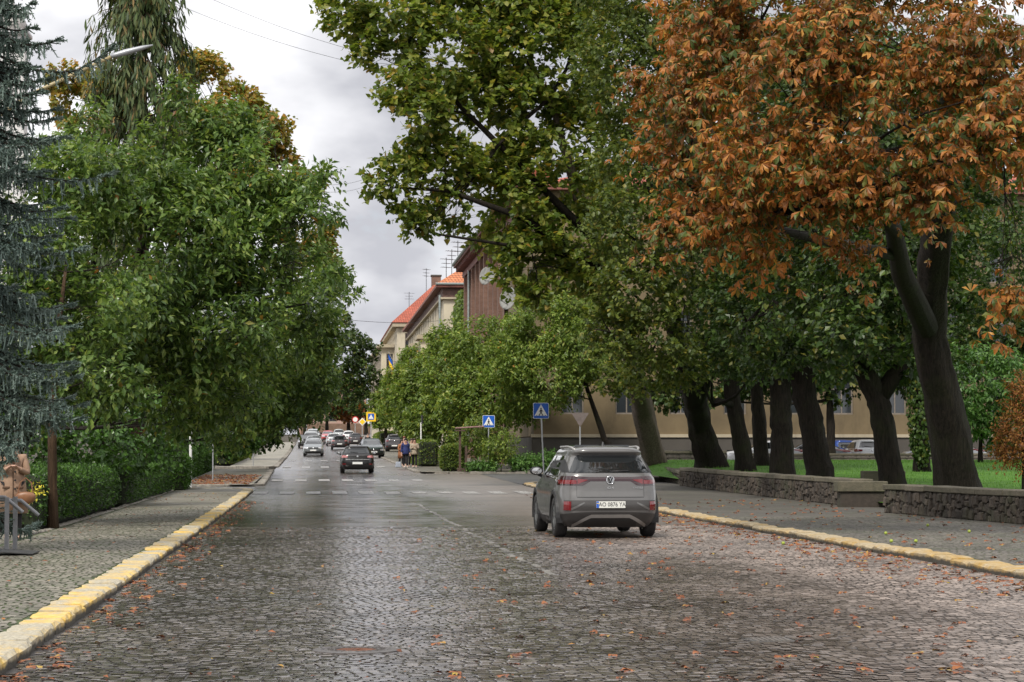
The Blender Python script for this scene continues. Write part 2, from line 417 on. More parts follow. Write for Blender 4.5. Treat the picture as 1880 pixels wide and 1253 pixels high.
for y in np.arange(29, 66, .34):               # centre line of pale setts
    if random.random() < .22: continue
    o = new_obj('centre_line_stone', None or MB().box((0, 0, 0), (.085, .30, .012)).mesh('centre_line_stone', bevel=.004) if 'cls' not in MATS else MATS['cls'], road)
    if 'cls' not in MATS: o.data.materials.append(stone_mat('pale_sett', (.10, .095, .085), (.24, .23, .21), .3, .6)); MATS['cls'] = o.data
    xx = 3.0 + .025 * math.sin(y * .7) + random.uniform(-.025, .025); o.location = (xx, y, float(zr(y) + und(xx, y)) + .002); o.rotation_euler = (0, 0, random.uniform(-.1, .1))

# kerb stones
def kerb_mat(name, yel):
    t = NT(name); p = t.pos(); r = t.isl()
    st = t.ramp(t.noise(30, 4, .6, p), [(.3, (.26, .23, .17)), (.7, (.48, .44, .34))])
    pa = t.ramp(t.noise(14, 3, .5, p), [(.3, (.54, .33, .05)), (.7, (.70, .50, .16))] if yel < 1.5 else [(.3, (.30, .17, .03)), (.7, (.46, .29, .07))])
    wear = t.noise(3.4, 5, .68, p)
    ob = t.obj(); sz = t.n('ShaderNodeSeparateXYZ', {'Vector': ob}).outputs['Z']
    wear = t.math('ADD', wear, t.math('MULTIPLY', t.math('SUBTRACT', r, .5), .22))
    c = t.mix(t.ramp(wear, [(.46 - .10 * yel, 1.0), (.58, 0.0 if yel < 1.5 else .3)]), st, pa)
    c = t.mix(t.ramp(t.math('ADD', sz, t.math('MULTIPLY', t.noise(11, 4, .6, p), .08)), [(.075, 1.0), (.105, 0.0)]), c, (.055, .048, .035))   # splash dirt along the foot
    t.set(Base_Color=c, Roughness=.7); t.bump(t.noise(22, 5, .7, p), .5, .02); return t.m
M['kerb'] = kerb_mat('yellow_painted_kerb', 1.0); M['kerb_r'] = kerb_mat('worn_ochre_kerb', 1.9)  # right kerb: darker ochre paint, more worn and dirty
M['kerb_g'] = plain('grey_kerb', (.22, .20, .17), .8, var=.35, scale=5, bump=.4)
def kerb_variants(mat, L0, wd=.33, h=.30, n=6):
    out = []
    for k in range(n):
        m = MB(); nseg = 5; pr = random.Random(k + int(L0 * 10)); hk = h - .035; sec = [(-wd / 2, -.16), (wd / 2, -.16), (wd / 2 + .005, hk - .185), (wd / 2 - .03, hk - .16), (-wd / 2, hk - .16)]
        vs = []
        for i in range(nseg + 1):
            e = .018 if i in (0, nseg) else 0
            for x, z in sec: vs.append((x + pr.uniform(-.011, .011) - (e if x > 0 else 0), (i / nseg - .5) * (L0 - .018), z + pr.uniform(-.009, .009) - (e * .7 if z > .05 else 0)))
        fs = []
        for i in range(nseg):
            for k2 in range(5): a = i * 5 + k2; b = i * 5 + (k2 + 1) % 5; fs.append((a, b, b + 5, a + 5))
        fs += [(4, 3, 2, 1, 0), tuple(nseg * 5 + q for q in range(5))]
        me = m.add(vs, fs).mesh('kerb_stone'); me.materials.append(mat); out.append(me)
    return out
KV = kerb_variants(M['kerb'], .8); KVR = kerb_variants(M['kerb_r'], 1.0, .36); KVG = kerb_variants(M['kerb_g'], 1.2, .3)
def kerb(name, path, variants, L0, dz=0.0):
    """lay stones along a polyline; the road is on the +X side of travel when flipped by direction"""
    root = tag(thing(name, None, None, (0, 0, 0)), kind='structure')
    P2 = [Vector((a, b, 0)) for a, b in path]; i = 0; pos = P2[0].copy()
    while i < len(P2) - 1:
        d = P2[i + 1] - pos; L = L0 * random.uniform(.7, 1.2)
        if d.length < L * .6: i += 1; continue
        u = d.normalized(); c = pos + u * L / 2
        o = new_obj('kerb_stone', random.choice(variants), root)
        o.location = (c.x, c.y, float(zr(c.y)) + dz + random.uniform(-.016, .014)); o.scale = (1, L / L0, 1)
        o.rotation_euler = (random.uniform(-.02, .02), random.uniform(-.04, .04), math.atan2(-u.x, u.y) + random.uniform(-.025, .025))
        pos = pos + u * L
    return root
def arc(cx, cy, r, a0, a1, n=8): return [(cx + r * math.cos(math.radians(a0 + (a1 - a0) * i / n)), cy + r * math.sin(math.radians(a0 + (a1 - a0) * i / n))) for i in range(n + 1)]
XL = ROADL - .165
kerb('left_kerb', [(XL, 12.5), (XL, 83)] + arc(XL - 2.2, 83, 2.2, 0, 80)[1:] + [(-5.5, 85.4)], KV, .8)
XR = ROADR + .18
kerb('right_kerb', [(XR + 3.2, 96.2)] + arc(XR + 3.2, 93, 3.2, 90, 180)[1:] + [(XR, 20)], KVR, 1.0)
kerb('left_far_kerb', [(-7, 91.1), (-3.4, 91.0), (XL, 92.5), (XL, 128), (-3.2, 129.5)], KVG, 1.2)
kerb('left_far_kerb', [(-7, 137.6), (XL - .2, 137.4), (XL, 139), (XL, 290)], kerb_variants(M['kerb_g'], 2.4, .3), 2.4)
kerb('right_far_kerb', [(40, 118.5), (FARR + 1.2, 118.5), (FARR + .15, 119.8)], KVG, 1.2)
kerb('right_far_kerb', [(FARR + .15, 290), (FARR + .15, 120)], kerb_variants(M['kerb_g'], 2.4, .3), 2.4)
# low stone edging of the planting on the left
kerb('planting_edging', [(-12, 40.9), (-5.2, 40.9), (-4.95, 43), (-4.95, 82)], kerb_variants(M['kerb_g'], .6, .13, .23), .6, dz=.07)

# manhole
mh = thing('manhole', 'round manhole ring with a leaf-filled rusty hole in the near cobbles', 'manhole', (MH.x, MH.y, 0))
MB().lathe([(.335, -.03), (.335, .010), (.275, .014), (.27, .002), (.25, .002), (.245, .014), (.168, .014), (.162, -.05), (.335, -.05)], 40, close=True).build('cast_ring', plain('worn_cast_ring', (.11, .10, .095), .42, .3, .3, 25), mh)
MB().lathe([(.0, .020), (.08, .016), (.15, .010), (.162, .006), (.162, -.05)], 24).build('leaf_fill', plain('rusty_leaf_fill', (.13, .042, .014), .7, var=.8, scale=28, bump=.8), mh)
t_ = MB()
for i in range(24):
    a = i * math.pi / 12; t_.box((.205 * math.cos(a), .205 * math.sin(a), .016), (.05, .012, .003), Matrix.Rotation(a, 3, 'Z'))
q_ = t_.build('tread_rib', plain('worn_cast_ring', (.13, .12, .11)), mh); q_['kind'] = 'stuff'
dc = thing('drain_cover', 'square iron drain cover set in the cobbles, front right', 'drain cover', (3.74, 18.5, 0))
MB().box((0, 0, -.006), (.36, .36, .03)).build('cover_frame', plain('worn_iron', (.12, .115, .11), .4, .4, .3, 20), dc)
t_ = MB()
for i in range(7): t_.box((-.13 + i * .043, 0, .012), (.024, .3, .006))
t_.build('grating', plain('rusty_iron', (.14, .125, .11), .6, .3, .4, 20), dc)

# lawn
t_ = NT('lawn_grass'); p_ = t_.pos()
t_.set(Base_Color=t_.ramp(t_.noise(1.1, 5, .65, p_), [(.3, (.045, .115, .012)), (.7, (.10, .23, .03))]), Roughness=.8, Specular_IOR_Level=.2); t_.bump(t_.noise(40, 4, .7, p_), .8, .05); M['lawn'] = t_.m
lx, ly = np.linspace(14.55, 48, 60), np.linspace(26, 109.8, 90)
vl = np.vectorize(lawn_z)
sheet('lawn', lx, ly, lambda x, y: vl(x, y), M['lawn'])
nb = 26000
bx = rng.uniform(15, 40, nb); by = rng.uniform(46, 109, nb); bz = vl(bx, by)
ba = rng.uniform(0, 6.28, nb); bh = rng.uniform(.05, .13, nb); bw = .012
V = np.stack([np.stack([bx - bw * np.cos(ba), by - bw * np.sin(ba), bz - .02], 1), np.stack([bx + bw * np.cos(ba), by + bw * np.sin(ba), bz - .02], 1),
              np.stack([bx + rng.normal(0, .03, nb), by + rng.normal(0, .03, nb), bz + bh], 1)], 1)
gm = leaf_mat('grass_blade', [(0, (.05, .13, .012)), (.6, (.10, .24, .03)), (1, (.16, .28, .05))], .3, .6)
o = new_obj('grass', fast_mesh('grass', V.reshape(-1, 3), np.arange(nb * 3).reshape(-1, 3)), None, gm); tag(o, 'short bright green grass of the lawn behind the low wall', 'grass', kind='stuff')

# ------------------------------------------------------------------ walls
def rubble_mat(name, c0, c1):
    t = NT(name); p = t.pos()
    c = t.mix(.6, t.ramp(t.isl(), [(0, c0), (1, c1)]), t.ramp(t.noise(9, 5, .6, p), [(.3, (.5, .5, .5)), (.7, (1.3, 1.25, 1.2))]), 'MULTIPLY')
    c = t.mix(t.ramp(t.noise(1.1, 4, .6, p), [(.52, 0.0), (.7, .5)]), c, (.05, .06, .025))
    t.set(Base_Color=c, Roughness=.9); t.bump(t.noise(24, 5, .7, p), .7, .03); return t.m
M['rubble'] = rubble_mat('wall_rubble', (.035, .028, .022), (.095, .076, .06)); M['mortar'] = plain('mortar', (.045, .037, .03), .95, var=.4, scale=6, bump=.5)
M['cap'] = rubble_mat('mossy_cap_slab', (.10, .09, .062), (.17, .15, .11))
def rock_variants(n, wd, dp, ht, mat, name='stone', j=.14):
    out = []
    for k in range(n):
        bm = bmesh.new(); bmesh.ops.create_cube(bm, size=1.0)
        bmesh.ops.bevel(bm, geom=list(bm.edges), offset=.16, segments=1, affect='EDGES')
        pr = random.Random(k + 3)
        for v in bm.verts: v.co = Vector((v.co.x * wd * (1 + pr.uniform(-j, j)), v.co.y * dp * (1 + pr.uniform(-j, j)), v.co.z * ht * (1 + pr.uniform(-j, j))))
        me = bpy.data.meshes.new(name); bm.to_mesh(me); bm.free(); me.materials.append(mat); out.append(me)
    return out
RV = rock_variants(10, 1, 1, 1, M['rubble'], j=.2)
def stone_wall(name, label, a, b, z0, h, th=.45, limit=290, cap=.13, capl=1.5, sw=(.12, .28), sh=.2, regular=False, overhang=.06, mats=None, group=None):
    a = Vector((*a, 0)); b = Vector((*b, 0)); d = b - a; L = d.length; ang = math.atan2(d.y, d.x)
    root = thing(name, label, 'wall', (a.x, a.y, 0), ang, group)
    rv = mats or RV
    zf = lambda u: float(z0(a + d.normalized() * u)) if callable(z0) else z0
    n = max(2, int(L / 2)); m = MB()
    for i in range(n):
        u0, u1 = L * i / n, L * (i + 1) / n; zz = min(zf(u0), zf(u1)); m.span((u0 - .002, -th / 2, zz - .25), (u1 + .002, th / 2, zz + h - .002 * (i % 2)))
    m.build('wall_core', M['mortar'], root)
    cells = []
    for face in (1, -1):
        rows = max(2, round(h / sh)); 
        u = random.uniform(0, .1)
        if regular:
            for r in range(rows):
                u = random.uniform(0, .1)
                while u < L - .08:
                    wv = min((sw[0] + sw[1]) / 2 * random.uniform(.94, 1.06), L - u); cells.append((face, h / rows * r, h / rows, u, wv)); u += wv
        else:
            while u < L - .08:
                wv = min(random.uniform(*sw), L - u); z = 0
                while z < h - .04:
                    hh = random.uniform(.12, .30)
                    if h - z - hh < .1: hh = h - z
                    cells.append((face, z, hh, u + random.uniform(-.03, .03), wv * random.uniform(.9, 1.12))); z += hh
                u += wv
    for side in (0, L):
        for r in range(max(2, round(h / sh))):
            hz_ = h / max(2, round(h / sh)); cells.append((2 if side == 0 else 3, r * hz_, hz_, -th / 2 + .02, th * .48)); cells.append((2 if side == 0 else 3, r * hz_, hz_, 0.02, th * .46))
    front = [c for c in cells if c[0] != -1]; mid = a + d / 2
    face_cam = 1 if (Vector((0, 0, 0)) - mid).dot(Vector((-d.y, d.x, 0))) > 0 else -1
    cells.sort(key=lambda c: (0 if c[0] in (face_cam, 2, 3) else 1, (a + d.normalized() * c[3]).y))
    rest = MB(); cnt = 0
    for (face, zc_, hz, u, wv) in cells:
        gap = .018; jz = 0; ht = hz - gap
        if face in (1, -1): loc = (u + wv / 2, face * (th / 2 - .03), zf(u) + zc_ + hz / 2 + jz); sc = (wv - gap, .12 + random.uniform(0, .09) * (0.3 if regular else 1), ht)
        else: loc = (0 + (.03 if face == 2 else L - .03), u + wv / 2, zf(0 if face == 2 else L) + zc_ + hz / 2); sc = (.13, wv, ht)
        rot = (0, random.uniform(-.12, .12) * (0 if regular else 1), 0)
        if cnt < limit:
            o = new_obj('stone', random.choice(rv), root); o.location = loc; o.scale = sc; o.rotation_euler = rot; cnt += 1
        else:
            me = random.choice(rv); mt = Matrix.LocRotScale(Vector(loc), Euler(rot), Vector(sc))
            rest.add([mt @ v.co for v in me.vertices], [tuple(p.vertices) for p in me.polygons])
    if rest.v: o = rest.build('stonework', M['rubble'] if not mats else mats[0].materials[0], root); o['kind'] = 'stuff'
    u = 0
    while u < L - .05:
        wv = min(capl * random.uniform(.8, 1.2), L - u); zz = zf(u + wv / 2)
        m = MB().box((0, 0, 0), (wv - .012, th + overhang * 2 + random.uniform(-.02, .02), cap))
        o = m.build('cap_slab', M['cap'], root, bevel=.018); o.location = (u + wv / 2, random.uniform(-.012, .012), zz + h + cap / 2 + random.uniform(-.006, .01)); o.rotation_euler = (0, random.uniform(-.01, .01), random.uniform(-.006, .006)); u += wv
    return root
pz = lambda q: zr(q.y) + WL - .02
stone_wall('stone_wall', 'low rubble stone wall with slab coping at the right edge, nearest the road', (14.75, 38), (13.75, 53.2), pz, .56)
stone_wall('stone_wall', 'long low rubble wall with mossy coping, ending beside the forked tree', (14.3, 58.6), (14.5, 88), pz, .60)
stone_wall('stone_wall', 'short lower step of rubble wall just beyond the grey car roof', (14.7, 88.8), (16.7, 108), pz, .42, limit=120)
gp = thing('wall_pier', 'squared end pier with thick slab at the gap in the wall', 'wall', (14.2, 58.2, float(zr(58)) + .1))
MB().span((-.62, -.2, -.1), (.62, .2, .38)).build('pier_body', M['rubble'], gp, bevel=.02)
MB().span((-.7, -.26, .39), (.62, .26, .66)).build('pier_slab', M['cap'], gp, bevel=.02)
gp = thing('wall_pier', 'pale concrete slab pier behind the gap, beside the thick trunk', 'wall', (16.6, 65.5, lawn_z(16.6, 65.5)))
MB().span((-.58, -.18, -.2), (.58, .18, .30)).build('pier_body', M['rubble'], gp, bevel=.02)
MB().span((-.62, -.22, .31), (.62, .22, .64)).build('pier_slab', M['cap'], gp, bevel=.02)
blk = rock_variants(6, 1, 1, 1, rubble_mat('grey_block', (.12, .105, .09), (.20, .175, .15)), 'stone', .03)
stone_wall('block_wall', 'squared block garden wall with pale coping behind the light leaning trunk', (13.4, 110.6), (20.2, 110.6), .72, .72, .4, 200, .14, 1.6, (.55, .7), .24, True, .08, blk)
stone_wall('block_wall', 'low back wall of the lawn with parked cars behind it', (20.8, 110.8), (44, 110.8), 1.05, .28, .4, 200, .12, 2.2, (.55, .75), .15, True, .05, blk)
# ================================================================== TREES AND PLANTS
def T_(v, f): return np.array(v, float), np.array(f, int)
LEAF = {}
LEAF['ovate'] = T_([(0, 0, 0), (-.24, .42, .07), (.24, .42, .07), (0, 1, -.12), (0, .45, -.02)], [(0, 4, 1), (0, 2, 4), (1, 4, 3), (4, 2, 3)])
LEAF['round'] = T_([(0, 0, 0), (-.42, .35, .06), (.42, .35, .05), (0, 1, -.1), (0, .45, 0), (-.3, .75, 0), (.3, .75, .02)], [(0, 4, 1), (0, 2, 4), (1, 4, 5), (4, 2, 6), (5, 4, 3), (4, 6, 3)])
LEAF['star'] = T_([(0, 0, 0), (.52, .18, .06), (.36, .55, -.03), (0, 1.05, .03), (-.36, .55, .05), (-.52, .18, -.04)], [(0, 1, 2), (0, 2, 3), (0, 3, 4), (0, 4, 5)])
LEAF['quad'] = T_([(0, 0, 0), (-.27, .48, .07), (0, 1, -.1), (.27, .5, .05)], [(0, 2, 1), (0, 3, 2)])
LEAF['rquad'] = T_([(0, 0, 0), (-.42, .45, .08), (0, 1, -.1), (.42, .5, .05)], [(0, 2, 1), (0, 3, 2)])
mo = [(0, 0), (.42, .05), (.28, .3), (.6, .55), (.26, .6), (0, 1.05), (-.26, .6), (-.6, .55), (-.28, .3), (-.42, .05)]
LEAF['maple'] = T_([(0, .38, -.05)] + [(a, b, .05 if i % 2 else -.03) for i, (a, b) in enumerate(mo)], [(0, i + 1, (i + 1) % 10 + 1) for i in range(10)])
pv, pf = [], []
for k, ang in enumerate((-78, -40, 0, 38, 80)):
    a = math.radians(ang); ln = (.72, .95, 1.05, .98, .7)[k]; o_ = len(pv); tw = (-.12, .1, -.05, -.1, .12)[k]
    for u, v, z in ((0, 0, 0), (-.19, .76, -.03 + tw), (.18, .72, -.05 - tw), (.01, 1, -.34), (0, .6, -.06)):
        u *= ln; v *= ln; pv.append((u * math.cos(a) + v * math.sin(a), v * math.cos(a) - u * math.sin(a), z * ln))
    pf += [(o_, o_ + 4, o_ + 1), (o_, o_ + 2, o_ + 4), (o_ + 1, o_ + 4, o_ + 3), (o_ + 4, o_ + 2, o_ + 3)]
LEAF['palm'] = T_(pv, pf)
LEAF['frond'] = T_([(0, 0, 0), (-.07, .3, .02), (.07, .3, .02), (-.1, .62, -.02), (.09, .6, 0), (0, 1, -.05)], [(0, 2, 1), (1, 2, 4), (1, 4, 3), (3, 4, 5)])
def unit(a): return a / np.maximum(np.linalg.norm(a, axis=1, keepdims=True), 1e-9)
def basis(d, n):
    y = unit(d); x = unit(np.cross(y, n)); z = np.cross(x, y); return x, y, z
def leaves_mesh(kind, pos, d, n, size):
    tv, tf = LEAF[kind]; x, y, z = basis(d, n); s = size[:, None, None]
    V = pos[:, None] + s * (tv[None, :, 0, None] * x[:, None] + tv[None, :, 1, None] * y[:, None] + tv[None, :, 2, None] * z[:, None])
    Fc = tf[None] + len(tv) * np.arange(len(pos))[:, None, None]
    return V.reshape(-1, 3), Fc.reshape(-1, tf.shape[1])
def pnoise(p, f):
    return (np.sin(p[:, 0] * 1.7 * f + 1.3 * np.sin(p[:, 1] * 1.1 * f)) + np.sin(p[:, 1] * 1.5 * f + 1.7 * np.sin(p[:, 2] * 1.3 * f + 2)) + np.sin(p[:, 2] * 1.9 * f + 1.1 * np.sin(p[:, 0] * 1.4 * f + 4))) / 3
def foliage(blobs, n, r, per=8, tl=.5, droop=.35, shell=.5, gap=-.25, gf=1.1, up=.25, spread=.8):
    w_ = np.array([b[1][0] * b[1][2] + .3 * b[1][0] * b[1][1] for b in blobs]); nt_ = int(n / per * 1.5)
    bi = r.choice(len(blobs), nt_, p=w_ / w_.sum())
    C = np.array([tuple(b[0]) for b in blobs])[bi]; R = np.array([b[1] for b in blobs])[bi]
    u = unit(r.normal(size=(nt_, 3))); fr = shell + (1.06 - shell) * r.random(nt_) ** .65
    base = C + u * R * fr[:, None]
    k = pnoise(base, gf) > gap; base, u = base[k], u[k]
    base, u = base[:max(1, int(n / per))], u[:max(1, int(n / per))]
    m = len(base)
    axis = unit(u * .7 + r.normal(size=(m, 3)) * .55 + np.array([0, 0, up]))
    L = tl * r.uniform(.6, 1.3, m)
    side = unit(np.cross(axis, r.normal(size=(m, 3))))
    pos, dd, nn = [], [], []
    for i in range(per):
        t = (i + .6) / per; sg = 1 if i % 2 else -1
        p = base + axis * (L * (t - .3))[:, None] + r.normal(size=(m, 3)) * .02 - np.array([0, 0, 1]) * (droop * .35 * L * t * t)[:, None]
        d = axis * (.45 + .5 * (i == per - 1)) + side * sg * spread + r.normal(size=(m, 3)) * .25 + np.array([0, 0, -droop])
        pos.append(p); dd.append(d); nn.append(np.array([0, 0, 1.]) + u * .35 + r.normal(size=(m, 3)) * .45)
    tw = (base - axis * (L * .35)[:, None], base + axis * (L * .6)[:, None])
    return np.concatenate(pos), np.concatenate(dd), np.concatenate(nn), tw
def B(px, py, Y, r, rz=None, ry=None):
    s = S(Y); return (P(px, py, Y), (r / s, (ry if ry else r / s * .9), (rz or r * .85) / s))
def curve(a, b, bend, n=5):
    a, b = Vector(a), Vector(b); return [a.lerp(b, i / n) + Vector(bend) * math.sin(math.pi * i / n) for i in range(n + 1)]
def tree(name, label, trunk, rad, blobs, kind, n, size, lmat, bmat=None, cat='tree', group=None, singles=0, limbs=True, per=8, seed=0, extra_trunks=(), subs=5, forks=0, **fk):
    r = np.random.default_rng(seed + 5); pr = random.Random(seed + 9)
    bmat = bmat or M['bark']; base = Vector(trunk[0])
    root = thing(name, label, cat, base, 0, group)
    pts = [Vector(p) - base for p in trunk]
    # densify and roughen the trunk a little
    dp, dr = [], []
    for i in range(len(pts) - 1):
        for k in range(6):
            t = k / 6; q = pts[i].lerp(pts[i + 1], t); rr = rad[i] * (1 - t) + rad[i + 1] * t
            if i + k: q = q + Vector((pr.uniform(-1, 1), pr.uniform(-1, 1), 0)) * rr * .08
            dp.append(q); dr.append(rr * pr.uniform(.95, 1.05))
    dp.append(pts[-1]); dr.append(rad[-1]); dp[0] = dp[0] - Vector((0, 0, .15))
    tm_ = MB().tube(dp, dr, 22); ph = pr.uniform(0, 6)
    for i_ in range(len(dp)):
        for k_ in range(22):
            fl_ = 1 + .06 * math.sin(5 * k_ * .2856 + ph + i_ * .35) + .045 * math.sin(9 * k_ * .2856 - i_ * .5) + pr.uniform(-.035, .035) + (.35 * max(0, 1 - i_ / 1.6) * (.6 + .4 * math.sin(4 * k_ * .2856 + ph)))
            v_ = Vector(tm_.v[i_ * 22 + k_]); tm_.v[i_ * 22 + k_] = tuple(dp[i_] + (v_ - dp[i_]) * fl_)
    tm_.build('trunk', bmat, root, smooth=True)
    for ep, er in extra_trunks:
        MB().tube([Vector(p) - base for p in ep], er, 12).build('limb', M['bark'], root, smooth=True)
    if limbs:
        srcs = [[a_.lerp(b_, t_ / 4) for a_, b_ in zip(q_, q_[1:]) for t_ in range(4)] + [q_[-1]] for q_ in ([pts[len(pts) // 3:]] + [[Vector(p) - base for p in ep] for ep, _ in extra_trunks])]
        for c, R in blobs:
            c = Vector(c) - base; best = None
            for sp in srcs:
                for i in range(len(sp)):
                    pass
                    dist = (sp[i] - c).length + (6 if sp[i].z > c.z else 0)
                    if best is None or dist < best[0]: best = (dist, sp[i])
            st = best[1]; ln = (c - st).length
            if ln < .2: st = pts[-1]; ln = max((c - st).length, .3)
            r0 = min(max(.018, .014 * ln), rad[-1] * .9, .12) if R[0] > .5 else .014
            cp = curve(st, c, (pr.uniform(-.1, .1) * ln, pr.uniform(-.1, .1) * ln, -.05 * ln + .1 * ln * (c.z < st.z)))
            m = MB().tube(cp, [r0 * (1 - .7 * i / 5) for i in range(6)], 6, False)
            for _ in range(subs if R[0] > .5 else 2):
                s0 = cp[pr.choice((2, 3, 4, 5))]; dv = Vector([pr.gauss(0, 1) for _ in range(3)]).normalized()
                e = c + Vector((dv.x * R[0], dv.y * R[1], dv.z * R[2])) * pr.uniform(.6, .98)
                q = curve(s0, e, (pr.uniform(-.1, .1), pr.uniform(-.1, .1), pr.uniform(-.05, .2) * (e - s0).length * .4), 4)
                m.tube(q, [max(.005, r0 * .45 * (1 - .8 * i / 4)) for i in range(5)], 4, False)
            m.build('limb', M['bark'], root, smooth=True)
    pos, d, nn, tw = foliage(blobs, n, r, per=per, **fk)
    pos = pos - np.array(base); sz = size * r.uniform(.65, 1.2, len(pos))
    if singles:
        wpos = pos + np.array(base); px = 575 + wpos[:, 0] * F / wpos[:, 1]; py = 829 - (wpos[:, 2] - CAMZ) * F / wpos[:, 1]
        ok = (px > 10) & (px < 1870) & (py > 10) & (py < 1240)
        idx = np.argsort(np.where(ok, np.linalg.norm(wpos, axis=1) / sz, 1e9))[:singles]
        x, y, z = basis(d, nn); tv, tf = LEAF[kind]; me = fast_mesh('leaf', tv, tf); me.materials.append(lmat)
        for i in idx:
            o = new_obj('leaf', me, root); mt = Matrix(((x[i][0], y[i][0], z[i][0], pos[i][0]), (x[i][1], y[i][1], z[i][1], pos[i][1]), (x[i][2], y[i][2], z[i][2], pos[i][2]), (0, 0, 0, 1)))
            o.matrix_local = mt @ Matrix.Scale(sz[i], 4)
        keep = np.ones(len(pos), bool); keep[idx] = False; pos, d, nn, sz = pos[keep], d[keep], nn[keep], sz[keep]
    V, Fc = leaves_mesh(kind, pos, d, nn, sz)
    o = new_obj('crown', fast_mesh('crown', V, Fc), root, lmat); o['kind'] = 'stuff'
    # twigs: thin three-sided slivers
    a, b = tw[0] - np.array(base), tw[1] - np.array(base); m = len(a); ww = .006
    o1 = unit(np.cross(b - a, r.normal(size=(m, 3)))) * ww
    V = np.stack([a - o1, a + o1, b], 1).reshape(-1, 3)
    o = new_obj('twigs', fast_mesh('twigs', V, np.arange(3 * m).reshape(-1, 3)), root, M['twig']); o['kind'] = 'stuff'
    return root

L_cherry = leaf_mat('cherry_leaf', [(0, (.05, .095, .028)), (.4, (.095, .165, .04)), (.8, (.165, .245, .06)), (.992, (.25, .31, .085)), (1, (.34, .12, .03))], .4, .3, patch=.6)
L_light = leaf_mat('light_green_leaf', [(0, (.075, .125, .022)), (.45, (.145, .22, .04)), (.85, (.225, .30, .065)), (.98, (.32, .35, .08)), (1, (.34, .16, .03))], .38, .4, patch=.55)
L_maple = leaf_mat('maple_leaf', [(0, (.065, .11, .018)), (.4, (.135, .19, .032)), (.75, (.225, .265, .05)), (.95, (.33, .32, .07)), (1, (.36, .2, .04))], .45, .42, patch=.6)
L_linden = leaf_mat('linden_leaf', [(0, (.02, .042, .010)), (.5, (.043, .082, .017)), (.9, (.08, .125, .025)), (1, (.18, .16, .03))], .3, .42, patch=.6)
L_chest = leaf_mat('chestnut_leaf', [(0, (.04, .075, .014)), (.2, (.10, .12, .02)), (.32, (.17, .12, .022)), (.42, (.19, .075, .016)), (.66, (.30, .098, .02)), (.88, (.39, .155, .034)), (1, (.46, .25, .06))], .28, .5, patch=.6)
L_autumn = leaf_mat('autumn_leaf', [(0, (.12, .16, .03)), (.4, (.25, .24, .05)), (.75, (.40, .29, .07)), (1, (.46, .22, .055))], .4, .5)
L_rust = leaf_mat('rust_leaf', [(0, (.20, .07, .02)), (.6, (.36, .14, .04)), (1, (.42, .24, .06))], .25, .55)
L_hedge = leaf_mat('hedge_leaf', [(0, (.025, .06, .012)), (.5, (.055, .13, .02)), (1, (.10, .21, .03))], .2, .35)
L_bush = leaf_mat('bush_leaf', [(0, (.04, .10, .02)), (.5, (.08, .18, .035)), (1, (.14, .25, .06))], .3, .4)
L_conifer = leaf_mat('conifer_spray', [(0, (0.030, 0.053, 0.018)), (.6, (0.068, 0.105, 0.030)), (.9, (0.112, 0.128, 0.038)), (1, (0.195, 0.120, 0.045))], .15, .6)
L_needle = leaf_mat('blue_needle', [(0, (.06, .095, .086)), (.5, (.115, .165, .152)), (1, (.21, .27, .255))], .12, .5, patch=.5)

GL = lambda px, Y, dz=0.0: GP(px, Y, .05 + dz)
# ---- left: the row of broad green trees
def tpt(px, py, Y): return P(px, py, Y)
tree('cherry_tree', 'slim brown trunk tree beside the left hedge and blue spruce', [GL(98, 44), P(96, 800, 44), P(103, 640, 44.5), P(120, 500, 45)], [.095, .08, .06, .03],
     [B(150, 560, 44.5, 105), B(90, 470, 46, 90), B(180, 690, 44, 80), B(60, 640, 46, 90), B(150, 330, 47, 85), B(230, 470, 46, 80), B(120, 760, 46, 70)],
     'quad', 18000, .16, L_cherry, M['bark_t'], seed=1, gap=-.2)
tree('cherry_tree', 'large spreading green tree overhanging the left lane, nearest the road', [Vector((-7.3, 56, .05)), Vector((-7.2, 56, 1.6)), P(150, 640, 54), P(240, 500, 52.5), P(300, 360, 52)], [.2, .17, .13, .09, .05],
     [B(300, 270, 52, 95), B(240, 360, 50, 110), B(390, 330, 52, 110), B(330, 440, 50, 130), B(470, 330, 51, 85), B(530, 330, 51, 55), B(560, 400, 50, 52), B(590, 330, 50, 22, 26), B(600, 400, 49, 20), B(610, 500, 50, 30, 20),
      B(470, 460, 51, 110), B(230, 560, 49, 110), B(380, 590, 50, 125), B(500, 590, 52, 85), B(180, 240, 52, 55), B(300, 700, 50, 95), B(420, 690, 52, 85), B(330, 180, 52, 28, 34), B(500, 250, 52, 42), B(420, 240, 52, 60), B(200, 690, 50, 80), B(540, 480, 50, 60), B(330, 750, 52, 80, 40), B(450, 745, 54, 60, 35), B(230, 740, 50, 70, 40), B(560, 560, 52, 50), B(120, 300, 50, 60)],
     'ovate', 37000, .195, L_cherry, singles=300, seed=2, gap=-.3, subs=7, extra_trunks=[([P(150, 640, 54), P(330, 560, 52), P(430, 450, 51), P(500, 340, 51)], [.1, .08, .06, .03]), ([P(150, 640, 54), P(170, 500, 52), P(190, 330, 51)], [.1, .07, .03])])
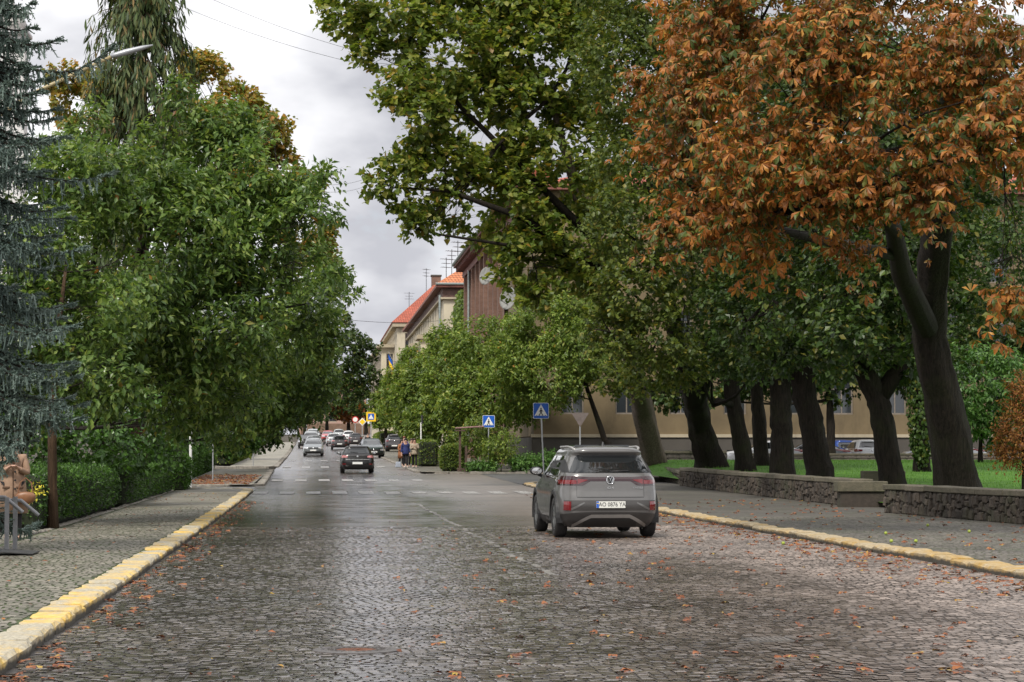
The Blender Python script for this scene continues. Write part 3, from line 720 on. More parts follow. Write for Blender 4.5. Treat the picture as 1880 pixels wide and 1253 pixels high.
tree('cherry_tree', 'green tree overhanging the kerb behind the large left one', [Vector((-7.3, 82, .1)), Vector((-7.1, 82, 1.8)), P(330, 680, 79), P(470, 570, 76)], [.2, .17, .12, .06],
     [B(480, 640, 76, 85), B(550, 600, 74, 75), B(578, 540, 72, 42), B(618, 505, 71, 24, 14), B(640, 540, 71, 18, 10), B(540, 700, 78, 75), B(450, 730, 78, 70), B(560, 500, 76, 65), B(500, 760, 78, 55, 40), B(400, 700, 78, 70), B(555, 625, 74, 48), B(555, 765, 80, 36, 22), B(565, 690, 78, 40, 36), B(430, 790, 80, 60, 30)],
     'quad', 28000, .19, L_cherry, seed=3, gap=-.3)
tree('cherry_tree', 'smaller far green tree above the left pavement and hedges', [Vector((-7.3, 132, .4)), Vector((-7.0, 132, 2.5)), P(490, 730, 129)], [.2, .16, .1],
     [B(560, 680, 128, 50), B(590, 645, 126, 32), B(580, 700, 128, 40), B(530, 735, 128, 48), B(480, 760, 126, 40), B(560, 745, 130, 35)], 'quad', 14000, .24, L_cherry, seed=4)
tree('linden_tree', 'dark round tree leaning over the far road above the cars', [Vector((-6.5, 235, 1.7)), Vector((-6.2, 235, 5)), P(560, 690, 235)], [.35, .28, .16],
     [B(630, 640, 236, 45), B(660, 690, 236, 38, 34), B(612, 600, 240, 42), B(640, 720, 236, 34, 22), B(600, 690, 236, 40), B(668, 640, 238, 28)], 'rquad', 8000, .34, L_linden, seed=5)
# left background masses behind the hedge
for i, (px, Y, lab, blobs) in enumerate((
        (79, 62, 'dark shrub thicket just behind the left hedge, second tree deep', [B(160, 800, 60, 95, 80), B(260, 790, 62, 85, 80), B(60, 800, 58, 90, 90)]),
        (250, 108, 'dark undergrowth behind the rounded hedge end and white post', [B(290, 790, 106, 60, 45), B(350, 780, 112, 55, 45), B(240, 760, 104, 70)]),
        (335, 125, 'dark shrubs by the far left pavement', [B(430, 790, 118, 45, 45), B(480, 790, 130, 35, 32)]))):
    tree('shrub', lab, [GP(px, Y, .03), P(px, 790, Y)], [.06, .03], blobs, 'rquad', 6500, .15 + .04 * i, L_hedge, cat='shrub', seed=20 + i, gap=-.8)
for i, (px, Y, dx, lab) in enumerate(((-60, 80, 0, 'tall dark broadleaf tree behind the spruce at the left edge'), (180, 100, 0, 'tall dark broadleaf tree deep behind the left row, left of the conifer'), (330, 120, 0, 'tall dark broadleaf tree deep behind the left row, under the conifer'), (390, 165, 0, 'tall dark broadleaf tree far back on the left, above the far hedges'))):
    sc = S(Y); g = GP(px, Y)
    tree('linden_tree', lab, [g, g + Vector((0, 0, 4)), g + Vector((.2, 0, 8))], [.3, .24, .12],
         [(g + Vector((dxx, dyy, zz)), (rr, rr, rr)) for dxx, dyy, zz, rr in ((0, 0, 9, 3), (-2, 1, 6.5, 2.6), (2, 0, 6.5, 2.6), (0, -1, 4.4, 2.4), (-3, 0, 3.5, 2.2), (2.6, 1, 3.6, 2.2))], 'rquad', 6000, .26, L_linden, seed=30 + i, gap=-.6)
tree('autumn_tree', 'orange tinged maple behind the left row, right of the conifer', [GP(261, 100), P(300, 650, 100), P(415, 420, 100), P(410, 280, 100)], [.3, .26, .18, .08],
     [B(370, 135, 100, 45, 40), B(420, 200, 100, 60), B(475, 240, 100, 55), B(350, 210, 100, 60), B(505, 300, 100, 45), B(440, 320, 100, 80), B(130, 145, 102, 45, 25), B(170, 190, 102, 70), B(545, 330, 98, 42), B(560, 420, 98, 55), B(575, 480, 98, 40)],
     'rquad', 26000, .24, L_autumn, seed=6, gap=-.15)
# weeping conifer
def conifer():
    base = GP(255, 76); root = thing('weeping_conifer', 'tall weeping dark green conifer rising above the left trees', 'tree', base)
    top = 20.5; MB().tube([(0, 0, -.1), (.05, 0, 8), (0, .05, 15), (0, 0, top)], [.32, .24, .14, .02], 10).build('trunk', M['bark_t'], root, smooth=True)
    r = np.random.default_rng(77); pos, d, n = [], [], []
    m = MB(); pr = random.Random(4)
    for i in range(260):
        z = pr.uniform(7, top - .3); L = (1.0 + .17 * (top - z)) * pr.uniform(.55, 1.1); L = min(L, 2.2); a = pr.uniform(0, 6.283)
        e = Vector((math.cos(a) * L, math.sin(a) * L, z - .1 * L)); q = curve((0, 0, z), e, (0, 0, .22 * L), 4)
        m.tube(q, [.03, .025, .02, .014, .006], 4, False)
        for j in range(14):
            t = pr.uniform(.25, 1); p = q[0].lerp(q[-1], t) + Vector((0, 0, .22 * L * math.sin(math.pi * t)))
            hang = pr.uniform(.35, 1.0)
            for k in range(5):
                pos.append(p + Vector((pr.gauss(0, .05), pr.gauss(0, .05), -hang * k / 5))); d.append((math.cos(a) * .25 + pr.gauss(0, .25), math.sin(a) * .25 + pr.gauss(0, .25), -1)); n.append((math.cos(a) + pr.gauss(0, .6), math.sin(a) + pr.gauss(0, .6), .3))
    m.build('limb', M['bark_t'], root)
    pos = np.array([tuple(p) for p in pos]); V, Fc = leaves_mesh('frond', pos, np.array(d), np.array(n), r.uniform(.22, .5, len(pos)))
    o = new_obj('crown', fast_mesh('crown', V, Fc), root, L_conifer); o['kind'] = 'stuff'
conifer()
# blue spruce
def spruce():
    base = GP(-45, 33.5, WL); Y0 = 33.5
    root = thing('blue_spruce', 'blue-green spruce with drooping needled branches at the left edge', 'tree', base)
    H = 11.5; MB().tube([(0, 0, -.1), (0, 0, 5), (0, 0, H)], [.19, .12, .01], 10).build('trunk', M['bark'], root, smooth=True)
    pr = random.Random(8); r = np.random.default_rng(8); br = []
    for px, py, up in ((105, 78, .10), (60, 10, .1), (205, 112, .55), (60, 205, .1), (200, 325, .12), (120, 250, .0), (150, 460, .1), (60, 400, 0), (125, 600, .0), (70, 540, 0), (95, 770, .0), (60, 690, 0), (34, 815, 0), (12, 770, 0), (50, 790, 0), (20, 735, 0), (130, 400, 0), (40, 300, 0), (20, 620, 0), (85, 460, 0), (45, 120, 0), (5, 340, 0)):
        e = P(px, py, Y0 + pr.uniform(-1.2, .9)) - base
        br.append((Vector((0, 0, max(.5, e.z + .18 * e.xy.length + pr.uniform(-.1, .2)))), Vector(e), up))
    for i in range(230):
        z = pr.uniform(.5, H - .3); L = 2.3 * (1 - z / H) ** .8 * pr.uniform(.75, 1.05) + .15; a = pr.uniform(0, 6.283)
        if math.cos(a) > .3 and z < 8.5: L *= .8 if z > 1.9 else .35
        br.append((Vector((0, 0, z + .2 * L)), Vector((math.cos(a) * L, math.sin(a) * L, z - .1 * L)), .1))
    NP, ND = [], []; shoots = MB(); body = MB()
    for a, e, up in br:
        q = curve(a, e, (0, 0, -.12 * (e - a).length), 8); q[-1] = q[-1] + Vector((0, 0, up * .35)); q[-2] = q[-2] + Vector((0, 0, up * .15))
        L = (e - a).length
        shoots.tube(q, [.028 * (1 - .8 * i / 8) + .004 for i in range(9)], 4, False)
        dirv = (e - a); dirv.z = 0; dirv.normalize() if dirv.length else None; sidev = Vector((-dirv.y, dirv.x, 0))
        ns = int(L * 44)
        for j in range(ns + 6):
            t = .18 + .82 * (j / max(1, ns)) if j < ns else pr.uniform(.9, 1.0)
            t = min(t, 1); k = min(int(t * 8), 7); p = q[k].lerp(q[k + 1], t * 8 - k)
            typ = pr.random(); sl = pr.uniform(.08, .24) * (1.25 - .5 * t)
            if typ < .38: v = Vector((0, 0, -1)) + dirv * pr.uniform(-.1, .5) + sidev * pr.gauss(0, .35); sl *= 1.3
            else: v = sidev * pr.choice((-1, 1)) + dirv * pr.uniform(.4, 1.1) + Vector((0, 0, pr.uniform(-.5, .25)))
            if t > .93: v = dirv + sidev * pr.gauss(0, .4) + Vector((0, 0, up + pr.uniform(-.3, .3))); sl = pr.uniform(.1, .2)
            v.normalize(); p2 = p + v * sl
            body.tube([p, p2], [.014, .007], 3, False)
            nn = max(5, int(sl / .015))
            tt = r.random(nn); NP.append(np.array(p)[None] + np.array(v)[None] * (tt * sl)[:, None]); rd = unit(np.cross(np.array(v)[None], r.normal(size=(nn, 3))))
            ND.append(rd * .85 + np.array(v)[None] * .55)
    shoots.build('limb', M['bark'], root); q_ = body.build('shoots', L_needle, root); q_['kind'] = 'stuff'
    NPa, NDa = np.concatenate(NP), unit(np.concatenate(ND)); m = len(NPa); ln = r.uniform(.03, .06, m)[:, None]
    o1 = unit(np.cross(NDa, r.normal(size=(m, 3)))) * .011
    V = np.stack([NPa - o1, NPa + o1, NPa + NDa * ln], 1).reshape(-1, 3)
    o = new_obj('needles', fast_mesh('needles', V, np.arange(3 * m).reshape(-1, 3)), root, L_needle); o['kind'] = 'stuff'
    print('spruce needles', m)
spruce()

# ---- right: the avenue
def LZ(px, Y): x = XP(px, Y); return Vector((x, Y, lawn_z(x, Y) if x > 14 else float(zr(Y))))
MAPLE_B = [B(640, 20, 88, 55, 45), B(720, 50, 88, 75), B(690, 100, 87, 40, 28), B(820, 110, 88, 95), B(740, 160, 86, 48, 34), B(770, 215, 86, 60), B(740, 285, 86, 46, 40), B(810, 300, 87, 75), B(715, 335, 86, 46, 30), B(760, 385, 86, 34, 22), B(770, 420, 86, 26, 18), B(840, 380, 87, 60, 40), 
           B(900, 220, 89, 120), B(930, 380, 88, 95), B(980, 480, 87, 80, 65), B(1000, 120, 90, 140), B(1040, 300, 89, 130), B(1070, 450, 88, 90), B(940, 20, 90, 130), B(1080, 540, 87, 55, 40), B(840, -80, 90, 150), B(1050, -120, 92, 200), B(985, 545, 86, 26, 24)]
tree('maple_tree', 'big yellow-green maple with pale leaning trunk overhanging the road', [LZ(1203, 106), P(1182, 760, 104), P(1160, 660, 100), P(1120, 520, 94), P(1060, 360, 90), P(1010, 180, 89)], [.55, .48, .42, .34, .22, .1],
     MAPLE_B, 'star', 54000, .235, L_maple, M['bark_l'], singles=300, seed=7, gap=-.28, subs=8, tl=.6, extra_trunks=[([P(1110, 500, 88), P(960, 400, 87), P(820, 350, 86), P(720, 345, 86)], [.2, .13, .08, .03]), ([P(1090, 440, 88), P(900, 250, 88), P(740, 90, 88)], [.18, .11, .04]), ([P(1100, 480, 88), P(930, 450, 87), P(800, 430, 86), P(740, 410, 86)], [.12, .07, .04, .01])])
tree('linden_tree', 'linden with forked dark trunk right of the grey car', [LZ(1305, 95), P(1285, 780, 94), P(1275, 730, 92), P(1250, 650, 88), P(1215, 500, 82), P(1190, 320, 80)], [.62, .5, .46, .33, .24, .1],
     [B(1140, 420, 78, 85), B(1160, 540, 77, 80), B(1120, 610, 77, 55, 45), B(1210, 620, 77, 80, 60), B(1200, 300, 80, 120), B(1180, 120, 80, 140), B(1270, 470, 78, 100), B(1250, 680, 78, 55, 40), B(1190, 690, 82, 50, 35), B(1130, 690, 84, 40, 35), B(1240, -40, 82, 200)],
     'rquad', 38000, .185, leaf_mat('olive_linden_leaf', [(0, (.045, .075, .015)), (.5, (.095, .135, .026)), (.9, (.16, .19, .04)), (1, (.27, .23, .05))], .4, .42, patch=.6), seed=8, gap=-.4, extra_trunks=[([P(1278, 740, 92), P(1310, 660, 90), P(1320, 480, 85)], [.33, .26, .12])])
for i, (px, Y, top, rr, lab, blobs, ex) in enumerate((
        (1368, 89, 1345, .42, 'dark mossy trunk linden with a broken branch stub, behind the wall', [B(1340, 600, 84, 80, 60), B(1330, 480, 86, 110), B(1380, 660, 82, 55, 35), B(1300, 640, 84, 60, 40), B(1340, 250, 88, 180)], [([P(1348, 745, 89), P(1318, 735, 88), P(1310, 745, 87.6)], [.14, .11, .10])]),
        (1400, 97, 1390, .38, 'dark straight linden trunk third from the car, before a beige wall', [B(1420, 600, 90, 80, 60), B(1420, 440, 92, 130), B(1400, 200, 95, 200)], []),
        (1438, 77, 1432, .48, 'thick upright linden trunk left of its close twin on the lawn', [B(1400, 560, 66, 110, 80), B(1420, 420, 68, 130), B(1440, 640, 66, 60, 40), B(1380, 250, 70, 200)], []),
        (1508, 70, 1478, .50, 'leaning linden trunk, right one of the close pair on the lawn', [B(1520, 540, 62, 120, 90), B(1480, 400, 64, 140), B(1560, 620, 62, 60, 40), B(1500, 200, 66, 220)], []),
        (1640, 62, 1615, .42, 'forked linden standing at the gap in the stone wall', [B(1600, 520, 58, 130, 100), B(1680, 460, 58, 120), B(1560, 610, 57, 60, 40), B(1680, 620, 58, 60, 45), B(1640, 250, 60, 240)], [([P(1612, 735, 62), P(1660, 660, 62), P(1670, 520, 62)], [.27, .22, .12])]),
        (1692, 88, 1690, .36, 'ivy clad tree on the lawn between the forked and the thick trunk', [B(1700, 540, 88, 90, 80), B(1780, 480, 88, 120), B(1820, 560, 86, 70, 50), B(1860, 470, 84, 120), B(1800, 300, 90, 220)], []))):
    g = LZ(px, Y)
    fork = i == 4
    trunk = [g, P((px + top) / 2 - (4 if fork else 0), 790, Y), P(top - (0 if not fork else 3), 730, Y), P(1568 if fork else top - 6, 650, Y), P(1545 if fork else top - 4, 500, Y), P(1530 if fork else top, 300, Y)]
    tree('linden_tree', lab, trunk, [rr * .88, rr * .76, rr * .72, rr * (.6 if fork else .72), rr * .5, rr * .25], blobs + [B(top - 60, 650, Y, 70, 40), B(top + 60, 665, Y, 60, 35)], 'rquad', 20000, .185, L_linden, seed=40 + i, gap=-.45, extra_trunks=ex)
CH_B = [B(1230, 60, 42, 85, 60), B(1330, 40, 40, 100), B(1210, 150, 42, 55, 40), B(1290, 170, 40, 95, 70), B(1190, 255, 42, 50, 40), B(1250, 270, 41, 75, 50), B(1180, 300, 42, 30, 22), B(1350, 260, 39, 95, 70), B(1270, 370, 41, 65, 40), B(1240, 420, 41, 35, 22), B(1340, 390, 40, 80, 50), B(1300, 450, 41, 50, 25),
        B(1450, 100, 38, 110), B(1440, 250, 38, 105), B(1430, 380, 39, 95, 55), B(1400, 460, 40, 50, 25), B(1560, 60, 38, 120), B(1560, 220, 37, 115), B(1530, 350, 38, 100, 65), B(1600, 400, 38, 70, 45), B(1500, 440, 39, 60, 30), B(1560, 470, 39, 40, 25), B(1680, 100, 38, 120), B(1690, 260, 37, 110), B(1700, 350, 37, 60, 40), B(1800, 120, 37, 120), B(1800, 270, 36, 95), B(1870, 200, 36, 90), B(1830, 350, 36, 45, 30), B(1865, 540, 36, 45, 30), B(1830, 555, 36, 25, 14), B(1890, 430, 36, 40, 40),
        B(1450, -120, 40, 190), B(1700, -120, 40, 200), B(1900, 60, 38, 100)]
tree('horse_chestnut_tree', 'horse chestnut with rust orange leaves and thick leaning trunk', [LZ(1762, 54.5), P(1738, 770, 54), P(1705, 620, 53.5), P(1715, 480, 52), P(1735, 330, 50), P(1740, 120, 48)], [.58, .45, .40, .36, .3, .2],
     CH_B, 'palm', 10200, .185, L_chest, singles=300, seed=9, gap=-.18, gf=1.7, per=4, droop=.85, tl=.85, shell=.2, up=-.1, subs=6,
     extra_trunks=[([P(1700, 600, 53), P(1655, 500, 50), P(1640, 420, 47), P(1560, 330, 43), P(1420, 300, 40)], [.3, .24, .18, .1, .04]), ([P(1650, 470, 49), P(1500, 440, 44), P(1350, 400, 41), P(1250, 330, 41)], [.14, .09, .06, .02]), ([P(1735, 300, 50), P(1560, 120, 44), P(1330, 120, 41)], [.2, .12, .04]), ([P(1735, 330, 50), P(1770, 220, 44), P(1810, 140, 38)], [.16, .1, .04])])
tree('linden_tree', 'dark leafy tree screening the beige house, between the mid trunks', [LZ(1525, 113), P(1525, 770, 113), P(1520, 700, 113)], [.25, .2, .1],
     [B(1540, 690, 113, 60, 50), B(1460, 660, 114, 70, 60), B(1380, 690, 114, 55, 40), B(1600, 640, 113, 70, 60), B(1300, 700, 114, 55, 40), B(1500, 610, 114, 80), B(1230, 720, 115, 50, 30)], 'rquad', 16000, .26, L_linden, seed=55, gap=-.5)
tree('linden_tree', 'dark leafy tree screening the beige house at the far right', [LZ(1760, 116), P(1760, 770, 116), P(1760, 680, 116)], [.25, .2, .1],
     [B(1740, 640, 116, 70, 60), B(1690, 690, 116, 50), B(1820, 600, 116, 80), B(1660, 620, 116, 60), B(1870, 640, 116, 60)], 'rquad', 11000, .26, L_linden, seed=56, gap=-.4)
# ivy on the trunk
def ivy(name, label, c, R, n, size, seed, mat):
    r = np.random.default_rng(seed); u = unit(r.normal(size=(n, 3))); pos = u * np.array(R) * r.uniform(.85, 1.05, n)[:, None]
    V, Fc = leaves_mesh('round', pos, np.array([0, 0, -1.]) + r.normal(size=(n, 3)) * .4, u + r.normal(size=(n, 3)) * .3, size * r.uniform(.6, 1.2, n))
    o = new_obj(name, fast_mesh(name, V, Fc), None, mat); o.location = c; tag(o, label, 'ivy'); return o
ivy('ivy', 'ivy climbing the trunk behind the forked tree', P(1692, 740, 87.6), (.55, .5, 2.4), 2600, .15, 3, L_linden)
# bushes on the right
tree('bush', 'bright green willow-like bush beyond the lawn at the right', [LZ(1800, 104), P(1800, 790, 104)], [.12, .06], [B(1800, 720, 104, 85, 75), B(1850, 690, 104, 60), B(1760, 760, 103, 45, 55), B(1840, 770, 104, 60, 55), B(1790, 660, 105, 50, 30)], 'ovate', 9000, .26, L_bush, cat='bush', seed=60, gap=-.7, droop=.7)
tree('bush', 'rust brown bush at the right edge of the lawn', [LZ(1878, 62), P(1878, 800, 62)], [.05, .03], [B(1880, 800, 62, 50, 60), B(1890, 730, 62, 40, 40), B(1850, 820, 62, 25, 30)], 'ovate', 5000, .11, L_rust, cat='bush', seed=61, gap=-.9)
# street trees in front of the houses
for i, (px, Y, lab, blobs, n) in enumerate((
        (1160, 122, 'light green street tree with slanting dark limb behind the grey car', [B(1060, 650, 121, 75, 60), B(1000, 610, 122, 75, 60), B(1040, 570, 122, 55, 35), B(1110, 690, 121, 45, 35), B(950, 660, 122, 65, 60), B(1010, 700, 121, 70, 50), B(1090, 610, 122, 50), B(950, 600, 124, 34, 24)], 15000),
        (905, 128, 'light green street tree above the far pedestrian crossing sign', [B(890, 650, 130, 75), B(840, 640, 132, 60, 50), B(930, 720, 126, 65, 50), B(870, 730, 128, 70, 60), B(830, 700, 130, 55), B(960, 740, 124, 45, 40), B(870, 790, 128, 50, 40)], 14000),
        (790, 150, 'light green street tree behind the group of walkers', [B(800, 690, 150, 55), B(770, 730, 150, 50), B(815, 760, 146, 45, 50), B(785, 780, 148, 40, 40), B(830, 640, 150, 40, 30)], 9000),
        (738, 185, 'light green street tree left of the walkers, above the dark parked car', [B(745, 705, 180, 42), B(730, 745, 182, 40), B(755, 770, 178, 35, 30), B(770, 670, 178, 38)], 7000),
        (708, 235, 'farthest light green street tree beside the yellow sign', [B(708, 735, 235, 28), B(700, 765, 235, 24, 20), B(722, 760, 232, 25), B(720, 710, 236, 22)], 4500))):
    g = GP(px, Y, .1); b0 = blobs[0][0]
    tree('street_tree', lab, [g, g.lerp(Vector((b0.x, b0.y, g.z + 2.2)), .5) + Vector((0, 0, .5)), Vector((b0.x, b0.y, b0.z - .3))], [.2, .16, .07], blobs, 'quad', int(n * 1.9), .22 + .03 * i, L_light if i != 1 else L_light, seed=70 + i, gap=-.4)
for i, (px, py, Y, r_, rz_, lab) in enumerate(((920, 822, 119.4, 30, 28, 'round green shrub at the foot of the far crossing sign'), (882, 800, 121, 38, 40, 'taller dark shrub left of the far crossing sign'), (965, 850, 119.3, 28, 10, 'low leafy plants along the kerb right of the far crossing sign'), (885, 858, 119.5, 26, 8, 'low leafy plants at the foot of the wooden notice post'), (1010, 845, 119.6, 30, 12, 'low leafy plants before the beige house'))):
    g = GP(px, Y, .1)
    tree('shrub', lab, [g, g + Vector((0, 0, .35))], [.03, .02], [B(px, py, Y, r_, rz_), B(px - r_ * .4, py + rz_ * .3, Y + .4, r_ * .6, rz_ * .7)], 'ovate', 2200, .16, L_bush if rz_ < 20 else L_light, cat='shrub', seed=80 + i, gap=-1, subs=3)
# far end trees
for i, (px, Y, rr, mat, lab) in enumerate(((600, 405, 40, L_linden, 'dark tree at the far end of the street, left one'), (640, 408, 34, L_rust, 'rust red tree at the far end of the street'), (672, 400, 38, L_linden, 'dark tree at the far end of the street, right one'), (560, 404, 36, L_autumn, 'brownish tree at the far end of the street, leftmost'))):
    g = GP(px, Y); h = (829 - 745) / S(Y)
    tree('linden_tree' if mat is L_linden else 'autumn_tree', lab, [g, P(px, 775, Y), P(px, 745, Y)], [.35, .28, .15], [B(px, 745 if i != 1 else 752, Y, rr, rr * .6), B(px + 12, 700, Y, rr * .9, rr * .8), B(px - 14, 715, Y, rr * .8)][:3 if i != 1 else 1], 'rquad', 3500, .5, mat, seed=90 + i, gap=-.7, subs=2)
# hedges
def hedge(label, a, b, wd, h, z0, n, mat, size=.055, round_=.12, seed=1, topmat=None):
    a = Vector((*a, 0)); b = Vector((*b, 0)); d = b - a; L = d.length
    root = thing('hedge', label, 'hedge', (a.x, a.y, z0), math.atan2(d.y, d.x), None)
    m = MB().span((.05, -wd / 2 + .06, 0), (L - .05, wd / 2 - .06, h - .07)); m.build('branches', plain('hedge_core', (.014, .02, .007), .95, var=.4), root, bevel=.1)
    r = np.random.default_rng(seed); ar = np.array([L * h, L * h, L * wd, wd * h, wd * h]); fc = r.choice(5, n, p=ar / ar.sum())
    u, v = r.random(n), r.random(n); pos = np.zeros((n, 3)); nr = np.zeros((n, 3))
    for k, (fx, nv) in enumerate(((lambda u, v: (u * L, -wd / 2, v * h), (0, -1, 0)), (lambda u, v: (u * L, wd / 2, v * h), (0, 1, 0)), (lambda u, v: (u * L, (v - .5) * wd, h), (0, 0, 1)), (lambda u, v: (0, (u - .5) * wd, v * h), (-1, 0, 0)), (lambda u, v: (L, (u - .5) * wd, v * h), (1, 0, 0)))):
        s = fc == k; x, y, z = fx(u[s], v[s]); pos[s] = np.stack([x + 0 * u[s], y + 0 * u[s], z + 0 * u[s]], 1); nr[s] = nv
    # soften the box: pull corners in
    c = np.array([L / 2, 0, h / 2]); hx = np.array([L / 2, wd / 2, h / 2]); q = (pos - c); rad = np.minimum(.34, wd * .4)
    inner = np.clip(q, -(hx - rad), hx - rad); dv = q - inner; dl = np.linalg.norm(dv, axis=1, keepdims=True)
    q = inner + np.where(dl > 1e-6, dv / np.maximum(dl, 1e-6) * rad, 0); nr = np.where(dl > 1e-6, dv / np.maximum(dl, 1e-6), nr)
    q += nr * (.05 * pnoise(q, 2.2) + r.normal(0, .03, n))[:, None]
    pos = q + c; pos[:, 2] = np.maximum(pos[:, 2], .01)
    V, Fc = leaves_mesh('quad', pos, nr * .7 + r.normal(size=(n, 3)) * .8 + np.array([0, 0, .3]), nr + r.normal(size=(n, 3)) * .6, size * r.uniform(.6, 1.3, n))
    o = new_obj('foliage', fast_mesh('foliage', V, Fc), root, mat); o['kind'] = 'stuff'
hedge('long clipped dark green hedge along the left pavement, nearest the slim trunk', (-5.85, 43.2), (-5.85, 60.5), 1.6, 1.08, .08, 18000, L_hedge, .07, seed=1)
hedge('middle clipped hedge block along the left pavement, before the rounded end', (-5.75, 61.3), (-5.75, 80), 1.7, 1.16, .08, 15000, L_hedge, .075, seed=11)
hedge('rounded end of clipped hedge with bright green top by the driveway', (-5.35, 81.2), (-5.35, 85), 1.7, 1.3, .12, 14000, leaf_mat('bright_hedge_leaf', [(0, (.03, .08, .008)), (.6, (.06, .15, .014)), (1, (.10, .21, .025))], .2, .4), .08, seed=2)
hedge('dark clipped hedge beyond the driveway on the left', (-6.3, 100), (-6.3, 130), 1.4, 1.5, .25, 14000, L_hedge, .13, seed=3)
hedge('pale ivy hedge beside the far left pavement', (-5.8, 141), (-5.8, 200), 1.2, 1.9, .7, 14000, L_light, .16, seed=4)
hedge('small clipped hedge block left of the notice post', (XP(807, 123), 121.5), (XP(846, 123), 121.5), 1.6, 1.35, float(zr(121)) + .1, 6000, L_light, .11, seed=5)
hedge('clipped hedge beside the signpost right of the walkers', (XP(788, 135), 136), (XP(790, 135), 150), 1.2, 1.5, float(zr(140)) + .1, 5000, L_light, .12, seed=6)
hedge('far clipped hedge left of the dark parked car', (XP(712, 240), 240), (XP(716, 240), 275), 1.6, 1.6, float(zr(240)) + .2, 4000, L_light, .2, seed=7)
# ================================================================== BUILDINGS
def plaster(name, c, stain=.35):
    t = NT(name); p = t.pos()
    k = t.mix(.6, c, t.ramp(t.noise(.5, 5, .65, p), [(.3, tuple(x * (1 - stain) for x in c)), (.7, tuple(x * 1.1 for x in c))]))
    k = t.mix(t.ramp(t.noise(.8, 5, .7, t.mapv(p, (1, 1, .25))), [(.55, 0.0), (.72, .5)]), k, tuple(x * .45 for x in c))
    t.set(Base_Color=k, Roughness=.9); t.bump(t.noise(18, 4, .6, p), .25, .02); return t.m
def brickm(name, a, b):
    t = NT(name); p = t.mapv(t.obj(), (1, 1, 1)); sx = t.n('ShaderNodeSeparateXYZ', {'Vector': p}).outputs
    v = t.n('ShaderNodeCombineXYZ', {'X': t.math('ADD', sx['X'], sx['Y']), 'Y': sx['Z'], 'Z': 0.0}).outputs[0]
    br = t.n('ShaderNodeTexBrick', {'Vector': v, 'Color1': (*a, 1), 'Color2': (*b, 1), 'Mortar': (.16, .13, .11, 1), 'Scale': 1.0, 'Mortar Size': .012, 'Brick Width': .26, 'Row Height': .085})
    k = t.mix(.6, br.outputs['Color'], t.ramp(t.noise(.6, 5, .65, t.pos()), [(.3, (.55, .52, .5)), (.7, (1.25, 1.2, 1.15))]), 'MULTIPLY')
    t.set(Base_Color=k, Roughness=.9); t.bump(br.outputs['Fac'], -.4, .02); return t.m
def tilem(name, a, b):
    t = NT(name); o = t.obj(); sx = t.n('ShaderNodeSeparateXYZ', {'Vector': o}).outputs
    v = t.n('ShaderNodeCombineXYZ', {'X': t.math('ADD', sx['X'], sx['Y']), 'Y': t.math('MULTIPLY', sx['Z'], 1.5), 'Z': 0.0}).outputs[0]
    br = t.n('ShaderNodeTexBrick', {'Vector': v, 'Color1': (*a, 1), 'Color2': (*b, 1), 'Mortar': (.12, .04, .02, 1), 'Scale': 1.0, 'Mortar Size': .03, 'Brick Width': .3, 'Row Height': .32})
    k = t.mix(.45, br.outputs['Color'], t.ramp(t.noise(.7, 5, .65, t.pos()), [(.3, (.6, .55, .5)), (.7, (1.2, 1.15, 1.1))]), 'MULTIPLY')
    t.set(Base_Color=k, Roughness=.75); t.bump(br.outputs['Fac'], -.6, .05); return t.m
M['beige'] = plaster('beige_plaster', (.18, .135, .075), .5); M['cream'] = plaster('cream_plaster', (.55, .49, .37), .25); M['plinth'] = plaster('grey_plinth', (.085, .076, .065))  # beige is darkened overall, the trees' shade put into its base colour
M['trim'] = plaster('pale_trim', (.42, .36, .26), .3); M['brick'] = brickm('brown_brick', (.17, .085, .06), (.23, .125, .09)); M['tile'] = tilem('orange_roof_tile', (.50, .17, .075), (.60, .235, .11))
M['redtile'] = tilem('red_roof_tile', (.36, .085, .055), (.45, .12, .075)); M['cornice'] = plain('red_brown_wood', (.17, .06, .045), .7, var=.35, scale=2); M['zinc'] = plain('zinc_gutter', (.30, .34, .33), .5, .5, .2)
def gable_hip(x0, x1, y0, y1, z, h, over=.6, inset=None):
    x0 -= over; x1 += over; y0 -= over; y1 += over; i = inset if inset is not None else min((x1 - x0), (y1 - y0)) / 2; mx = (x0 + x1) / 2
    v = [(x0, y0, z), (x1, y0, z), (x1, y1, z), (x0, y1, z), (mx, y0 + i, z + h), (mx, y1 - i, z + h), (x0, y0, z - .12), (x1, y0, z - .12), (x1, y1, z - .12), (x0, y1, z - .12)]
    return MB().add(v, [(0, 1, 4), (1, 2, 5, 4), (2, 3, 5), (3, 0, 4, 5), (9, 8, 7, 6), (0, 6, 7, 1), (1, 7, 8, 2), (2, 8, 9, 3), (3, 9, 6, 0)])
WF = {}
